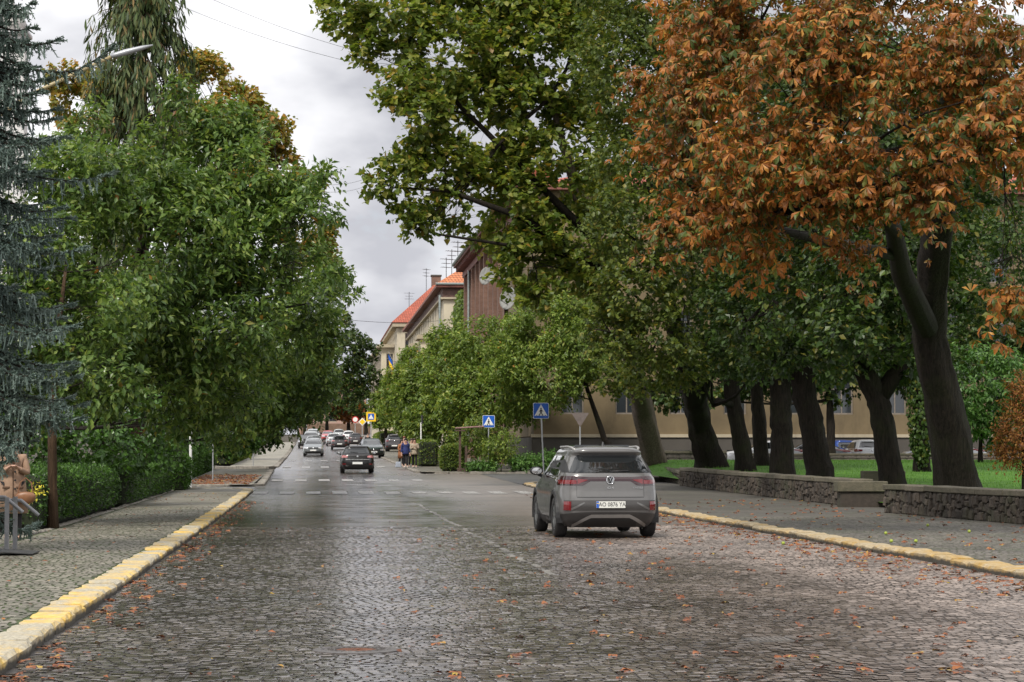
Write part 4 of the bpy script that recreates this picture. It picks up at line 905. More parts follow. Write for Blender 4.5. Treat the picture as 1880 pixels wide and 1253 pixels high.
def window(parent, c, axis, wd, h, mat=None, sill=True):
    """axis 'y': faces -Y; axis 'x': faces -X"""
    key = (axis, wd, h)
    if key not in WF:
        fr = MB(); t = .09
        for (a0, b0, a1, b1) in ((-wd / 2, -h / 2, -wd / 2 + t, h / 2), (wd / 2 - t, -h / 2, wd / 2, h / 2), (-wd / 2 + t, h / 2 - t, wd / 2 - t, h / 2), (-wd / 2 + t, -h / 2, wd / 2 - t, -h / 2 + t), (-.035, -h / 2 + t, .035, h / 2 - t), (-wd / 2 + t, h * .18, -.035, h * .18 + .06), (.035, h * .18, wd / 2 - t, h * .18 + .06)):
            if axis == 'y': fr.span((a0, -.05, b0), (a1, .03, b1))
            else: fr.span((-.05, a0, b0), (.03, a1, b1))
        fm = fr.mesh('window'); fm.materials.append(plain('old_window_frame', (.20, .17, .14), .6, var=.2))
        g = MB(); g.span((-wd / 2 + .02, -.012, -h / 2 + .02), (wd / 2 - .02, .02, h / 2 - .02)) if axis == 'y' else g.span((-.012, -wd / 2 + .02, -h / 2 + .02), (.02, wd / 2 - .02, h / 2 - .02))
        gm_ = g.mesh('pane'); gm_.materials.append(M['wglass'])
        s = MB(); s.span((-wd / 2 - .18, -.16, -h / 2 - .14), (wd / 2 + .18, .0, -h / 2 - .02)) if axis == 'y' else s.span((-.16, -wd / 2 - .18, -h / 2 - .14), (.0, wd / 2 + .18, -h / 2 - .02))
        sm = s.mesh('sill'); sm.materials.append(M['trim']); WF[key] = (fm, gm_, sm)
    f = new_obj('window', WF[key][0], parent); f.location = c
    new_obj('pane', WF[key][1], f)
    if sill: new_obj('sill', WF[key][2], f)
def wall_with_openings(parent, name, mat, x0, x1, z0, z1, opens, axis, at, depth=.35):
    """a wall face with real holes: grid split at the openings; openings (a0,a1,b0,b1) along the wall and in height"""
    us = sorted({x0, x1, *[o[0] for o in opens], *[o[1] for o in opens]}); vs = sorted({z0, z1, *[o[2] for o in opens], *[o[3] for o in opens]})
    m = MB()
    q = (lambda u, v, d: (u, at + d, v)) if axis == 'y' else (lambda u, v, d: (at + d, u, v))
    for i in range(len(us) - 1):
        for j in range(len(vs) - 1):
            cu, cv = (us[i] + us[i + 1]) / 2, (vs[j] + vs[j + 1]) / 2
            if any(o[0] < cu < o[1] and o[2] < cv < o[3] for o in opens): continue
            m.add([q(us[i], vs[j], 0), q(us[i + 1], vs[j], 0), q(us[i + 1], vs[j + 1], 0), q(us[i], vs[j + 1], 0)], [(0, 1, 2, 3)])
    for a0, a1, b0, b1 in opens:
        for (u0, v0, u1, v1) in ((a0, b0, a1, b0), (a1, b0, a1, b1), (a1, b1, a0, b1), (a0, b1, a0, b0)):
            m.add([q(u0, v0, 0), q(u1, v1, 0), q(u1, v1, depth), q(u0, v0, depth)], [(0, 1, 2, 3)])
    return m.build(name, mat, parent)
def dish(parent, c, r, d):
    d = Vector(d).normalized(); rot = d.to_track_quat('Z', 'Y').to_matrix(); m = MB()
    m.lathe([(0, -.16 * r), (r * .5, -.12 * r), (r * .85, -.03 * r), (r, .05 * r), (r * .98, .08 * r), (r * .8, .0), (r * .5, -.08 * r), (0, -.12 * r)], 18)
    m.v = [tuple(rot @ Vector(v) + Vector(c)) for v in m.v]
    m.tube([Vector(c) - d * .1 * r - Vector((0, 0, .6 * r)), Vector(c) + d * .75 * r - Vector((0, 0, .35 * r))], .025, 5); m.box(Vector(c) + d * .8 * r - Vector((0, 0, .3 * r)), (.14, .14, .14))
    m.tube([Vector(c) - d * .12 * r, Vector(c) - d * .12 * r + Vector((1.1, 0, -.5 * r))], .035, 5)
    m.build('satellite_dish', plain('dish_grey', (.24, .24, .225), .5, var=.15), parent, smooth=True)
def antenna(parent, c, h, rot=0.3):
    m = MB().tube([c, Vector(c) + Vector((0, 0, h))], .035, 5)
    for k, l in ((.95, .7), (.82, .5), (.7, .6)):
        z = c[2] + h * k; dv = Vector((math.cos(rot), math.sin(rot), 0)); m.tube([Vector((c[0], c[1], z)) - dv * l, Vector((c[0], c[1], z)) + dv * l], .022, 4)
        for q in (-.8, -.4, 0, .4, .8): p = Vector((c[0], c[1], z)) + dv * l * q; nv = Vector((-dv.y, dv.x, 0)); m.tube([p - nv * .3, p + nv * .3], .014, 4)
    m.build('antenna', M['dark_metal'], parent)
def house_a():
    g = float(zr(128)); R = thing('corner_house', 'beige and brown brick corner house with bracketed cornice behind the maple', 'building', (0, 0, 0))
    x0, x1, y0, ym, y1, ev = 12.4, 46.0, 128.0, 145.0, 183.0, 16.4
    op = []
    xs = [14.6 + 3.1 * k for k in range(10)]
    for x in xs:
        for zc in (4.7, 8.5, 12.3): op.append((x - .65, x + .65, zc - 1.05, zc + 1.05))
    bs = [(x - .5, x + .5, g + .55, g + 1.15) for x in xs[:5]]
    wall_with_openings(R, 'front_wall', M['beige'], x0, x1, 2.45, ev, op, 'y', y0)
    wall_with_openings(R, 'plinth', M['plinth'], x0 - .08, x1, g - 1, 2.35, bs, 'y', y0 - .12)
    for a, b, c_, d in op: window(R, ((a + b) / 2, y0 + .2, (c_ + d) / 2), 'y', 1.3, 2.1)
    for a, b, c_, d in bs: MB().span((a, y0 + .1, c_), (b, y0 + .14, d)).build('cellar_window', M['wglass'], R)
    MB().span((x0 - .16, y0 - .2, 2.34), (x1, y0 + .02, 2.52)).build('string_course', M['trim'], R)
    MB().span((x0 - .10, y0 - .14, 6.6), (x1, y0 + .02, 6.8)).build('string_course', M['trim'], R)
    MB().span((x0 - .08, y0 + .35, g - 1), (x0 + .6, ym, 2.35)).build('plinth', M['plinth'], R)
    sp, sb = [], []
    for y in (131.5, 136, 140.5):
        for zc in (4.7, 8.5, 12.3): sp.append((y - .6, y + .6, zc - 1.05, zc + 1.05))
    for y in np.arange(149, 181, 4.2):
        for zc in (4.7, 8.5, 12.6): sb.append((y - .65, y + .65, zc - 1.1, zc + 1.1))
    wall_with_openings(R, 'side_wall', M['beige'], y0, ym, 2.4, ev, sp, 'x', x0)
    wall_with_openings(R, 'brick_wall', M['brick'], ym, y1, g - 1, ev - .9, sb, 'x', x0 - .25)
    for a, b, c_, d in sp: window(R, (x0 + .2, (a + b) / 2, (c_ + d) / 2), 'x', 1.2, 2.1)
    for a, b, c_, d in sb: window(R, (x0 - .05, (a + b) / 2, (c_ + d) / 2), 'x', 1.3, 2.2)
    for y in list(np.arange(146.9, 183, 4.2)): MB().span((x0 - .5, y - .3, g), (x0 - .22, y + .3, ev - .95)).build('pilaster', M['brick'], R)
    MB().span((x0 - .4, ym - .02, 6.5), (x0 - .2, y1, 6.75)).build('string_course', M['trim'], R)
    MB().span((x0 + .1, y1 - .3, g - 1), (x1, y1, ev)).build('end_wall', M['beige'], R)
    MB().span((x0 - .45, y0 - .2, ev - .9), (x0 + .3, y1 + .2, ev - .45)).build('frieze', M['cornice'], R)
    for y in np.arange(y0 + .5, y1, 1.15): MB().span((x0 - 1.0, y - .12, ev - .45), (x0 - .1, y + .12, ev - .06)).build('bracket', M['cornice'], R)
    MB().span((x0 - 1.15, y0 - .6, ev - .06), (x1 + .2, y1 + .6, ev + .16)).build('cornice', M['cornice'], R)
    MB().tube([(x0 - 1.2, y0 - .6, ev + .2), (x0 - 1.2, y1 + .6, ev + .2)], .12, 8).build('gutter', M['zinc'], R)
    gable_hip(x0 - .3, x1, y0, y1, ev + .17, 4.2, .6, 12).build('roof', M['redtile'], R)
    MB().span((x0 + .8, 150, ev + .3), (x0 + 3.4, 153, ev + 4.0)).build('dormer', M['redtile'], R)
    MB().tube([(x0 - .42, 176, ev - .8), (x0 - .45, 176, 2)], .09, 8).build('downpipe', M['zinc'], R)
    for py_, px_, r_ in ((507, 893, .62), (503, 901, .55), (497, 934, .75), (548, 934, .7)):
        Y = (x0 - .9) * F / (px_ - 575); p = P(px_, py_, Y); dish(R, (x0 - .95, Y, p.z), r_, (-.75, -.6, .15))
    for y, h in ((150, 3.5), (158, 2.5), (168, 3.2), (176, 2.6)): antenna(R, (x0 + 1.2, y, ev + 1.0), h, .4 + .2 * (y % 3))
house_a()
ivy('ivy', 'ivy hanging on the far corner of the brick house', Vector((12.0, 184.5, 12.0)), (.7, 1.6, 2.6), 2600, .3, 5, L_light)
def house_b():
    g = float(zr(200)); R = thing('yellow_house', 'cream house with orange hipped roof and brown frieze beyond the brick one', 'building', (0, 0, 0))
    x0, x1, y0, y1, ev = 11.4, 27.0, 200.0, 275.0, 16.3
    op = [(x - .7, x + .7, z - 1.1, z + 1.1) for x in (13.3, 16.3, 19.3, 22.3) for z in (5.5, 9.7, 13.7)]
    wall_with_openings(R, 'front_wall', M['cream'], x0, x1, g - 1, ev - 1.2, op, 'y', y0)
    for a, b, c, d in op: window(R, ((a + b) / 2, y0 + .15, (c + d) / 2), 'y', 1.4, 2.2)
    sd = [(y - .7, y + .7, z - 1.1, z + 1.1) for y in np.arange(204, 274, 4.6) for z in (5.5, 9.7, 13.7)]
    wall_with_openings(R, 'side_wall', M['cream'], y0, y1, g - 1, ev - 1.2, sd, 'x', x0)
    for a, b, c, d in sd: window(R, (x0 + .15, (a + b) / 2, (c + d) / 2), 'x', 1.4, 2.2)
    MB().span((x0 - .12, y0 - .12, ev - 1.2), (x1, y1, ev - .35)).build('frieze', plain('brown_frieze', (.14, .085, .07), .8, var=.3), R)
    MB().span((x0 - .3, y0 - .3, ev - 1.36), (x1, y1 + .1, ev - 1.2)).build('string_course', M['trim'], R)
    MB().span((x0 - .7, y0 - .7, ev - .34), (x1 + .2, y1 + .5, ev - .13)).build('cornice', M['cornice'], R)
    MB().tube([(x0 - .75, y0 - .75, ev - .05), (x1, y0 - .75, ev - .05)], .1, 6).build('gutter', M['zinc'], R)
    gable_hip(x0, x1, y0, y1, ev, 5.5, .65, 7).build('roof', M['tile'], R)
    MB().tube([(x0 - .35, y0 - .15, ev - 1), (x0 - .35, y0 - .15, 2)], .1, 8).build('downpipe', M['zinc'], R)
    for k, y in enumerate((222, 240, 258)):        # oriels on the street front
        b = MB().span((x0 - 1.1, y - 2.2, 5), (x0 - .01, y + 2.2, 12.4)).build('bay', M['cream'], R)
        MB().span((x0 - 1.45, y - 2.6, 12.41), (x0 - .02, y + 2.6, 12.8)).build('bay_cornice', M['trim'], R)
        for z in (6.8, 10.4):
            window(R, (x0 - 1.13, y, z), 'x', 1.4, 2.2)
            MB().span((x0 - .75, y - 2.24, z - 1), (x0 - .2, y - 2.21, z + 1)).build('pane', M['wglass'], R)
    for y in (204, 213, 222): antenna(R, (x0 + 1.5, y, ev + 1.0), 3.2, .6)
house_b()
def house_c():
    g = float(zr(290)); R = thing('red_roof_house', 'distant house with steep red tiled roof and brick chimney', 'building', (0, 0, 0))
    x0, x1, y0, y1, ev = 10.6, 21.0, 290.0, 340.0, 18.0
    op = [(x - .7, x + .7, z - 1.1, z + 1.1) for x in (12.3, 15, 17.7) for z in (8, 12, 15.5)]
    wall_with_openings(R, 'front_wall', M['cream'], x0, x1, g - 1, ev - .6, op, 'y', y0)
    for a, b, c, d in op: window(R, ((a + b) / 2, y0 + .15, (c + d) / 2), 'y', 1.4, 2.2)
    sd = [(y - .7, y + .7, z - 1.1, z + 1.1) for y in np.arange(294, 339, 5) for z in (8, 12, 15.5)]
    wall_with_openings(R, 'side_wall', M['cream'], y0, y1, g - 1, ev - .6, sd, 'x', x0)
    for a, b, c, d in sd: window(R, (x0 + .15, (a + b) / 2, (c + d) / 2), 'x', 1.4, 2.2)
    MB().span((x0 - .6, y0 - .6, ev - .6), (x1 + .2, y1 + .3, ev - .13)).build('cornice', M['trim'], R)
    gable_hip(x0, x1, y0, y1, ev, 5.4, .7, 5).build('roof', M['redtile'], R)
    MB().span((15.2, 294, ev + 3.5), (16.4, 295.2, ev + 6.2)).build('chimney', M['brick'], R)
    MB().span((15.1, 293.9, ev + 6.2), (16.5, 295.3, ev + 6.4)).build('chimney_cap', M['plinth'], R)
    antenna(R, (12.2, 292, ev + 1), 3.0, .2); antenna(R, (14.6, 296, ev + 4), 3.4, .9)
    R2 = thing('pale_house', 'pale far house with balconies, lowest of the right row', 'building', (0, 0, 0))
    x0, y0, y1, ev = 8.9, 300.0, 352.0, 15.2
    op = [(x - .45, x + .45, z - 1, z + 1) for x in (10.0,) for z in (7, 10.5, 13.4)]
    MB().span((x0 + .3, y0 + .31, 1.5), (10.55, y1, ev)).build('wall', M['cream'], R2)
    wall_with_openings(R2, 'front_wall', M['cream'], x0, 10.58, 1.5, ev, op, 'y', y0, .25)
    for a, b, c, d in op: window(R2, ((a + b) / 2, y0 + .12, (c + d) / 2), 'y', .9, 2.0)
    wall_with_openings(R2, 'side_wall', M['cream'], y0, y1, 1.5, ev, [], 'x', x0)
    for y in np.arange(303, 350, 5.2):
        for z in (7, 10.5, 13.4): window(R2, (x0 - .02, y, z), 'x', 1.4, 2.0)
    MB().span((x0 - .6, y0 - .6, ev), (10.59, y1 + .3, ev + .4)).build('cornice', M['trim'], R2)
    for z in (5.6, 9.1, 12.2):
        b = MB().span((x0 - 1.0, 306, z), (x0 - .02, 311, z + .18))
        for y in np.arange(306, 311.1, .4): b.span((x0 - 1.0, y - .03, z + .18), (x0 - .94, y + .03, z + 1.1))
        b.span((x0 - 1.02, 305.9, z + 1.1), (x0 - .92, 311.1, z + 1.18)); b.build('balcony', M['plinth'], R2)
    fl = thing('flag', 'blue and yellow flag slanting from the far pale house front', 'flag', P(714, 660, 296))
    MB().tube([(1.6, 3.0, -2.0), (0, 0, .9)], .04, 5).build('flagpole', M['white'], fl)
    cl = [('upper_stripe', M['blue'], .0, .75), ('lower_stripe', M['yellow'], .75, 1.5)]
    for nm, mt, a, b in cl:
        v = []; 
        for i in range(7): 
            for w_ in (a, b): v.append((-.12 + i * .10 + w_ * .1, .06 * math.sin(i * 1.3), .7 - i * .16 - w_))
        MB().add(v, [(2 * i, 2 * i + 2, 2 * i + 3, 2 * i + 1) for i in range(6)]).build(nm, mt, fl)
house_c()
def tower():
    c = P(20, 829, 150); R = thing('church_tower', 'white tower with cornice and grey dome at the top left corner', 'building', (c.x, 150, float(zr(150)))); zt = P(20, 60, 150).z - float(zr(150))
    MB().span((-1.05, -1.05, -.5), (.75, .75, zt - .35)).build('shaft', plaster('white_plaster', (.62, .61, .60), .12), R)
    MB().span((-1.35, -1.35, zt - .34), (1.0, 1.0, zt)).build('cornice', MATS.get('tc') or plaster('white_cornice', (.55, .54, .55), .15), R, bevel=.08)
    MB().lathe([(.92, zt + .01), (.98, zt + .35), (.85, zt + .75), (.5, zt + 1.15), (.18, zt + 1.6), (.06, zt + 2.6), (0, zt + 2.7)], 20, c=(-.17, -.17, 0)).build('dome', plain('dome_zinc', (.30, .285, .27), .5, .2, .2), R, smooth=True)
tower()
R = thing('far_house', 'pinkish house closing the far end of the street', 'building', (0, 0, 0))
x0, x1, y0 = XP(548, 450), XP(672, 450), 450.0; zt = P(600, 715, 450).z
op = [(x - .7, x + .7, z - 1.1, z + 1.1) for x in np.arange(x0 + 1.5, x1 - 1, 2.6) for z in (8.5, 12)]
wall_with_openings(R, 'front_wall', plaster('pink_plaster', (.42, .27, .22), .2), x0, x1, 3, zt, op, 'y', y0)
for a, b, c, d in op: window(R, ((a + b) / 2, y0 + .15, (c + d) / 2), 'y', 1.4, 2.2)
MB().span((x0, y0 + .36, 3), (x1, y0 + 9, zt - .05)).build('wall', M['cream'], R)
gable_hip(x0, x1, y0, y0 + 9, zt, 3.5, .5, 4).build('roof', M['redtile'], R)
MB().span((XP(552, 428), 428, 4), (XP(690, 428), 428.4, P(600, 778, 428).z)).build('garden_wall', M['brick']); tag(bpy.data.objects['garden_wall'], 'red brown brick garden wall at the far end of the street', 'wall')
gv = sheet('verge', np.linspace(-14, 16, 8), np.linspace(422, 427.8, 4), lambda x, y: zr(y) + .06 + 0 * x, M['lawn'])

# ================================================================== STREET FURNITURE
def rrect(w_, h_, r=.04, n=4):
    out = []
    for cx, cy, a in ((w_ / 2 - r, h_ / 2 - r, 0), (-w_ / 2 + r, h_ / 2 - r, 90), (-w_ / 2 + r, -h_ / 2 + r, 180), (w_ / 2 - r, -h_ / 2 + r, 270)):
        for i in range(n + 1): t = math.radians(a + 90 * i / n); out.append((cx + r * math.cos(t), cy + r * math.sin(t)))
    return out
def flat(poly, mat, parent, name, d, z0, th=.004): return MB().prism(poly, lambda u, v, w_: (u, -w_, v + z0), d, d + th).build(name, mat, parent)
FIG = [[(-.03, .145), (.005, .16), (.03, .145), (.03, .115), (.0, .1), (-.028, .115)],                       # head
       [(-.035, .09), (.035, .09), (.04, .02), (.03, -.03), (-.035, -.03), (-.045, .03)],                    # trunk
       [(-.035, -.02), (.005, -.03), (-.02, -.10), (-.075, -.165), (-.105, -.15), (-.055, -.09)],            # rear leg
       [(.0, -.03), (.032, -.02), (.05, -.08), (.095, -.15), (.07, -.165), (.02, -.10)],                     # front leg
       [(-.035, .085), (-.045, .05), (-.085, .005), (-.07, -.01), (-.025, .035)], [(.03, .085), (.075, .03), (.085, -.01), (.07, -.012), (.055, .025), (.03, .05)]]
def crossing_sign(label, px, Y, top_py, sz, base_dx=0.0, dz=WL):
    b = GP(px, Y, dz); b.x += base_dx; t = P(px, top_py, Y); hz = t.z - b.z
    R = thing('crossing_sign', label, 'sign', b); 
    MB().tube([(0, 0, -.1), (-base_dx, 0, hz - .1)], .032, 10).build('pole', M['metal'], R)
    pl = new_obj('sign_plate', None, R) if False else MB().prism(rrect(sz, sz, .05), lambda u, v, w_: (u, -w_, v), .034, .05).build('sign_plate', M['white'], R); pl.location = (-base_dx, 0, hz - sz / 2)
    k = sz / .6
    flat(rrect(sz - .035, sz - .035, .04), M['blue'], pl, 'blue_field', .0505, 0)
    flat([(-.245 * k, -.19 * k), (.245 * k, -.19 * k), (0, .245 * k)], M['white'], pl, 'white_triangle', .055, 0)
    for f in FIG: flat([(u * .92 * k, v * .92 * k - .035 * k) for u, v in f][::-1], M['black'], pl, 'walking_figure', .0595, 0)
    for x in (-.17, -.06, .06, .17): flat([(x * k - .022 * k, -.185 * k), (x * k + .022 * k, -.185 * k), (x * k + .02 * k, -.165 * k), (x * k - .02 * k, -.165 * k)], M['black'], pl, 'stripe_mark', .0595, 0)
    return R
crossing_sign('blue pedestrian crossing sign on pole just left of the grey car', 993, 94.6, 740, .66, .14)
crossing_sign('smaller blue pedestrian crossing sign further off among the shrubs', 897, 119.7, 763, .64)
def post(name, label, px, Y, top, r, mat, dz=WL, cat='post'):
    b = GP(px, Y, dz); h = P(px, top, Y).z - b.z; R = thing(name, label, cat, b)
    MB().tube([(0, 0, -.1), (0, 0, h)], r, 8).build('pole', mat, R); MB().lathe([(r * 1.25, h), (r * 1.25, h + .04), (0, h + .06)], 8).build('cap', mat, R); return R, h
post('marker_post', 'white round post rising behind the rounded hedge end', 350, 88, 795, .055, M['white'])
post('marker_post', 'thin grey post on the leafy pavement beyond the driveway', 391, 100, 808, .03, M['metal'])
post('marker_post', 'thin grey post before the pale ivy hedge on the left', 465, 139, 806, .03, M['metal'])
R, h = post('sign_post', 'white signpost with edge-on sign right of the walkers', 773, 138, 778, .045, M['white'], cat='sign')
MB().box((.06, 0, h + .25), (.10, .5, .5)).build('sign_plate', M['dark_metal'], R, bevel=.01)
R, h = post('yield_sign', 'back of a triangular sign on a pole before the beige house', 1065, 114, 762, .035, M['metal'], .0, 'sign')
MB().prism([(-.45, .1), (.45, .1), (0, -.62)], lambda u, v, d: (u, -d, v + h), .04, .06).build('sign_plate', plain('sign_back_grey', (.16, .13, .12), .6, .2, .2), R)
R, h = post('no_parking_sign', 'round red rimmed sign on a pole in the far distance', 652, 300, 772, .05, M['metal'], cat='sign')
MB().lathe([(0, 0), (.42, 0), (.42, .04), (0, .04)], 20, 'y', (0, -.1, h + .1)).build('sign_plate', plain('sign_red', (.5, .03, .03), .4, var=.1), R); MB().lathe([(0, 0), (.3, 0), (.3, .02), (0, .02)], 20, 'y', (0, -.125, h + .1)).build('sign_face', M['white'], R)
R, h = post('priority_sign', 'yellow and white diamond priority sign far down the right pavement', 665, 285, 780, .05, M['metal'], cat='sign')
MB().prism([(-.5, 0), (0, -.5), (.5, 0), (0, .5)], lambda u, v, d: (u, -d, v + h + .35), .06, .1).build('sign_plate', M['white'], R); MB().prism([(-.36, 0), (0, -.36), (.36, 0), (0, .36)], lambda u, v, d: (u, -d, v + h + .35), .105, .12).build('sign_face', M['yellow'], R)
R, h = post('bordered_crossing_sign', 'yellow bordered crossing sign half hidden in the far street tree', 681, 226, 772, .05, M['metal'], cat='sign')
MB().prism(rrect(.95, .95, .05), lambda u, v, d: (u, -d, v + h + .35), .06, .1).build('sign_plate', M['yellow'], R); MB().prism(rrect(.6, .6, .03), lambda u, v, d: (u, -d, v + h + .35), .104, .12).build('blue_field', M['blue'], R); MB().prism([(-.26, -.22), (.26, -.22), (0, .24)], lambda u, v, d: (u, -d, v + h + .35), .124, .13).build('white_triangle', M['white'], R)
post('lamp_post', 'far thin lamp post at the end of the left pavement', 563, 330, 745, .06, M['metal'])
# timber notice post
b = GP(850, 119.9, WL); R = thing('notice_shelter', 'dark timber notice frame with small shingled roof beside the hedge', 'shelter', b); wd = plain('dark_timber', (.075, .045, .032), .8, var=.4, scale=5, bump=.4)
for x, h in ((-.16, 2.25), (.16, 1.35)): MB().span((x - .06, -.06, -.1), (x + .06, .06, h)).build('post', wd, R)
MB().tube([(.16, 0, .9), (.52, 0, 1.25)], .045, 6).build('brace', wd, R)
MB().box((.35, 0, 2.33), (1.5, .7, .08), Euler((0, -.06, 0)).to_matrix()).build('roof', plain('pink_shingle', (.26, .15, .14), .8, var=.3), R, bevel=.02)
MB().span((-.42, -.3, 2.12), (.1, .3, 2.2)).build('ledge', wd, R); MB().span((-.3, -.35, 0), (.5, .35, .18)).build('planter', wd, R)
# street lamp
b = GP(-60, 42, WL); R = thing('street_lamp', 'yellowish lamp arm with flat grey head over the left trees', 'street lamp', b)
q = lambda px, py: P(px, py, 42) - b
MB().tube([(0, 0, 0), (0, 0, q(-60, 300).z), q(-35, 235), q(60, 172), q(205, 104)], [.07, .05, .042, .036, .032], 8).build('arm', plain('cream_lamp_arm', (.36, .29, .15), .5, var=.15), R, smooth=True)
a, e = q(203, 104), q(281, 83); mid = a.lerp(e, .35)
MB().tube([a, a.lerp(e, .12), mid, a.lerp(e, .75), e], [.035, .05, .06, .042, .012], 8).build('lamp_head', plain('lamp_grey', (.33, .34, .36), .4, .3, .1), R, smooth=True)
# overhead wires
for i, (a, b) in enumerate((((280, -10), (720, 132)), ((350, -18), (760, 120)), ((585, 338), (700, 316)), ((585, 352), (700, 330)), ((640, 588), (860, 583)))):
    Y = (110, 112, 150, 152, 200)[i]; pa, pb = P(*a, Y), P(*b, Y); pts = [pa.lerp(pb, t / 12) - Vector((0, 0, .35 * math.sin(math.pi * t / 12))) for t in range(13)]
    o = MB().tube(pts, .011 if i < 4 else .022, 4).build('overhead_wire', M['black']); tag(o, ('upper left thin wire crossing the sky', 'thin wire crossing the sky, right of the first', 'short thin wire before the clouds at mid height', 'lower of the short thin wires before the clouds', 'thicker wire crossing low in front of the red roof')[i], 'wire')
# handrail and ramp at the left edge
b = GP(14, 34, WL); R = thing('handrail', 'grey metal handrail bent down at its end by the left edge', 'handrail', b); rm = plain('rail_grey', (.30, .30, .31), .5, .3, .2)
for dy, z in ((0, .80), (.55, .74)):
    s_ = Vector((-.45 + dy * .3, dy, z)); MB().tube([s_ + Vector((-.9, 0, .04)), s_, s_ + Vector((.42, 0, -.02)), s_ + Vector((.68, 0, -.24))], .028, 8).build('rail', rm, R)
for x, dy in ((.0, 0), (-.62, 0), (.05, .55)): MB().span((x - .03, dy - .03, 0), (x + .03, dy + .03, .78)).build('rail_post', rm, R)
b = GP(0, 32.6, WL); R = thing('ramp', 'thin steel ramp plate on concrete step at the left edge', 'ramp', b)
MB().box((.12, .2, .045), (.75, .9, .012), Euler((0, .06, 0)).to_matrix()).build('plate', M['dark_metal'], R)
MB().span((-.7, -.75, -.02), (.02, -.30, .15)).build('step', M['kerb_g'], R, bevel=.015)
